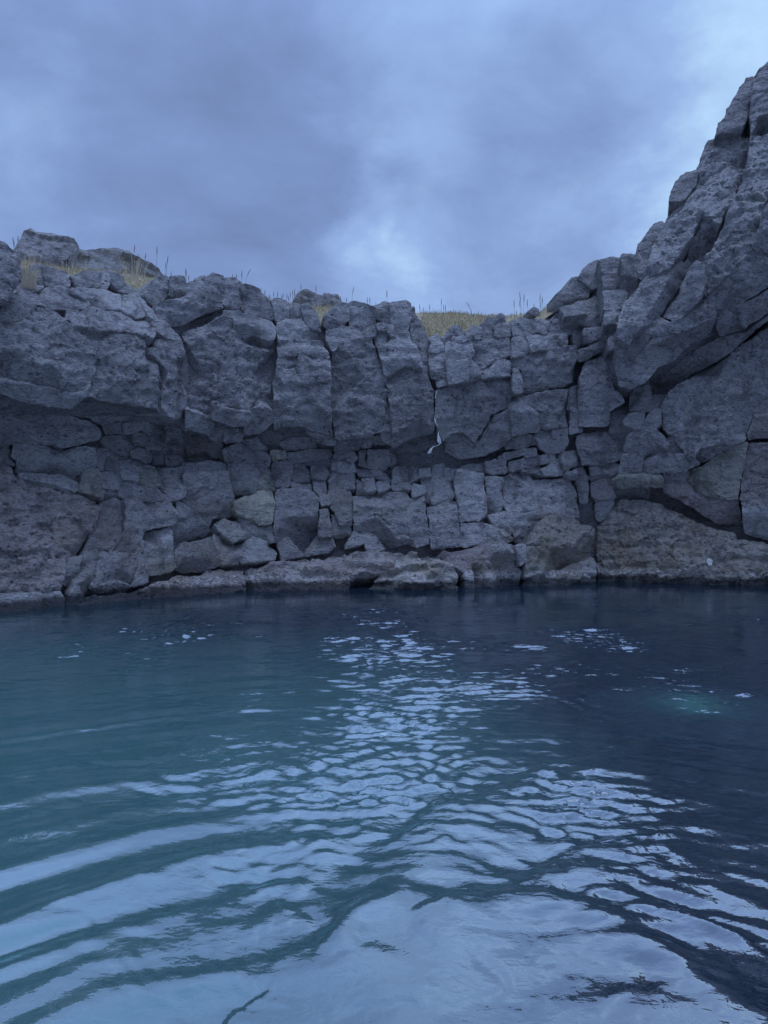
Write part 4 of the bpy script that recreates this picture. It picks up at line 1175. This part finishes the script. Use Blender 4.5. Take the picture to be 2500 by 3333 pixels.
for pts, wd_, am_ in ((((590, 2130), (680, 2040), (760, 1950), (830, 1850), (900, 1770), (1000, 1720), (1150, 1670), (1250, 1640)), .050, .0125),
                      (((1040, 1925), (1130, 1890), (1220, 1845), (1330, 1812), (1450, 1785)), .045, .012),
                      (((1220, 1940), (1330, 1990), (1450, 2040), (1560, 2100), (1680, 2160)), .030, .0085),
                      (((1290, 1890), (1420, 1945), (1540, 1995), (1680, 2050)), .028, .008),
                      ):
    wd_, am_ = wd_ * 2.0, am_ * 1.75
    q = [pool(*p) for p in pts]
    best = np.full(X_.shape, 9.0)
    side = np.ones(X_.shape)
    fade = np.zeros(X_.shape)
    jx = X_ + .035 * vnoise(X_ * 6, Y_ * 6, 71) + .012 * vnoise(X_ * 17, Y_ * 17, 73)
    jy = Y_ + .035 * vnoise(X_ * 6 + 9, Y_ * 6, 72) + .012 * vnoise(X_ * 17, Y_ * 17 + 3, 74)
    m_ = len(q) - 1
    for i in range(m_):
        ax, ay = q[i]
        bx_, by_ = q[i + 1]
        dx, dy_ = bx_ - ax, by_ - ay
        t_ = np.clip(((jx - ax) * dx + (jy - ay) * dy_) / (dx * dx + dy_ * dy_), 0, 1)
        d_ = np.hypot(jx - ax - t_ * dx, jy - ay - t_ * dy_)
        up_ = d_ < best
        best = np.where(up_, d_, best)
        sg = 1.0 if dx > 0 else -1.0
        side = np.where(up_, np.sign((jy - ay) * dx - (jx - ax) * dy_) * sg, side)
        fade = np.where(up_, np.sin(math.pi * np.clip((i + t_) / m_ * .9 + .05, 0, 1)) ** .6, fade)
    wv_ = wd_ * (.8 + .5 * vnoise(X_ * 4, Y_ * 4, 75))
    Z -= am_ * .95 * fade * np.tanh(best / wv_) * side * np.exp(-(best / (wv_ * 4)) ** 2)
# ripple patch: strongest in a broad streak from mid-lagoon to the swimmer
xm = np.interp(Y_, [0, 2, 4, 6, 9], [0.1, .15, .45, 1.2, 2.2])
wd = np.interp(Y_, [0, 2, 4, 6, 9], [2.0, 1.9, 2.4, 3.8, 4.6])
patch = np.exp(-((X_ - xm) / wd) ** 2 * 1.2)
far = np.interp(Y_, [0, 1.8, 2.6, 3.6, 8.0, 9.5, 11.5], [.16, .22, .45, 0.9, 1.15, .8, .10])
glow = np.exp(-(((X_ - 2.25) / .5) ** 2 + ((Y_ - 5.25) / .6) ** 2))
chop = np.clip(1.0 * glow + far * (.46 + .70 * patch) * np.clip(.62 + .75 * vnoise(X_ * .9, Y_ * .7, 9) + .65 * vnoise(X_ * 2.2, Y_ * 2.0, 10), .12, 1.5), .03, 1.4)
dep = np.clip(np.interp(X_ / np.maximum(Y_, 1.5), [-.55, -.2, .1, .38], [0, .12, .45, 1.0]) + np.interp(Y_, [4.2, 6.5, 9], [0, .42, .85]) + .12 * vnoise(X_ * .6, Y_ * .6, 12), 0, 1)
rip = np.zeros_like(X_)
w2x = wx + .045 * vnoise(X_ * 7, Y_ * 7, 81) + .02 * vnoise(X_ * 17, Y_ * 17, 83)
w2y = wy_ + .045 * vnoise(X_ * 7 + 3, Y_ * 7, 82) + .02 * vnoise(X_ * 17, Y_ * 17 + 8, 84)
for i in range(46):
    lam = .04 * 4.8 ** wr.uniform(0, 1)
    sx, sy = .4 + wr.normal(0, 2.4), -2.6 + wr.normal(0, .8)
    env = np.clip(.35 + 1.4 * vnoise(X_ * 2.6 + i * 5.3, Y_ * 1.9 + i * 2.7, 40 + i), 0, 2)
    r = np.sqrt((w2x - sx) ** 2 + (w2y - sy) ** 2)
    rip += .084 * lam / (2 * math.pi) * env * np.sin(2 * math.pi * r / lam + i * 1.7)
Z += rip * chop
wv = np.stack((X_, Y_, Z), -1).reshape(-1, 3)
idx = np.arange(nrow * nc).reshape(nrow, nc)
wf = np.stack((idx[:-1, :-1], idx[:-1, 1:], idx[1:, 1:], idx[1:, :-1]), -1).reshape(-1, 4)
water = mesh_obj('lagoon_water', wv, wf.tolist(), M_WATER, origin=(0, 0, 0))
for nm, arr in (('depth', dep), ('chop', chop)):
    at_ = water.data.attributes.new(nm, 'FLOAT', 'POINT')
    at_.data.foreach_set('value', arr.reshape(-1).astype(np.float32))
tag(water, 'rippled teal and navy lagoon water', kind='structure')

bx = np.linspace(-45, 45, 46)
by = np.linspace(-40, 40, 41)
bv, bf = [], []
for yy in by:
    for xx in bx:
        bv.append((xx, yy, -1.6 + .25 * noise.noise(Vector((xx * .4, yy * .4, 0)))))
for j in range(40):
    for i in range(45):
        a = j * 46 + i
        bf.append((a, a + 1, a + 47, a + 46))
tag(mesh_obj('lagoon_bed', bv, bf, M_BED), 'dark rocky bed of the lagoon under the water', kind='structure')

# lit lamp under the surface (the turquoise glow)
lp = at(2285, 2262, 1)
lp = CAM + (lp - CAM) * (H / (CAM[2] - lp[2]))
lx, ly = lp[0] + .10, lp[1] + .35
sub = []
sf = []
for k in range(9):
    for q in range(28):
        a = 2 * math.pi * q / 28
        r_ = .85 * math.sin(math.pi * .5 * k / 8)
        z_ = -.86 + .30 * math.cos(math.pi * .5 * k / 8) - (0.9 if k == 8 else 0)
        nz = .09 * noise.noise(Vector((math.cos(a) * r_ * 2.2, math.sin(a) * r_ * 2.2, 4)))
        sub.append((lx + r_ * math.cos(a) * (1 + nz), ly + r_ * math.sin(a), z_ + nz))
for k in range(8):
    for q in range(28):
        a, b = k * 28 + q, k * 28 + (q + 1) % 28
        sf.append((a, a + 28, b + 28, b))
tag(mesh_obj('sunken_stone', sub, sf, plain('pale_stone', (.42, .45, .43), .9, .35, 9)), 'pale sunken stone lit turquoise under the dark rippled water', 'stone')
lamp = empty('underwater_lamp', (lx, ly, -.26), 'small hooded turquoise lamp shining onto the sunken pale stone', 'lamp')
lv, lf = [], []
for r_, z_ in ((.05, -.02), (.05, .0), (.035, .02), (.012, .03)):
    for q in range(16):
        a = 2 * math.pi * q / 16
        lv.append((lx + r_ * math.cos(a), ly + r_ * math.sin(a), -.26 + z_))
for k in range(3):
    for q in range(16):
        a, b = k * 16 + q, k * 16 + (q + 1) % 16
        lf.append((a, b, b + 16, a + 16))
lf.append(tuple(range(48, 64)))
mesh_obj('hood', lv, lf, M_STALK, lamp)
pv_, pf_ = [], []
for z_ in (-.62, -.26):
    for q in range(8):
        a = 2 * math.pi * q / 8
        pv_.append((lx + .05 + .008 * math.cos(a), ly + .008 * math.sin(a), z_))
for q in range(8):
    pf_.append((q, (q + 1) % 8, 8 + (q + 1) % 8, 8 + q))
mesh_obj('stem', pv_, pf_, M_STALK, lamp)
ld = bpy.data.lights.new('lamp_light', 'SPOT')
ld.energy = 3.5
ld.spot_size = R(150)
ld.spot_blend = 1.0
ld.color = (.30, .78, .95)
ld.shadow_soft_size = .03
lo_ = bpy.data.objects.new('lamp_light', ld)
COL.objects.link(lo_)
lo_.parent = lamp
lo_.location = (0, 0, -.03)
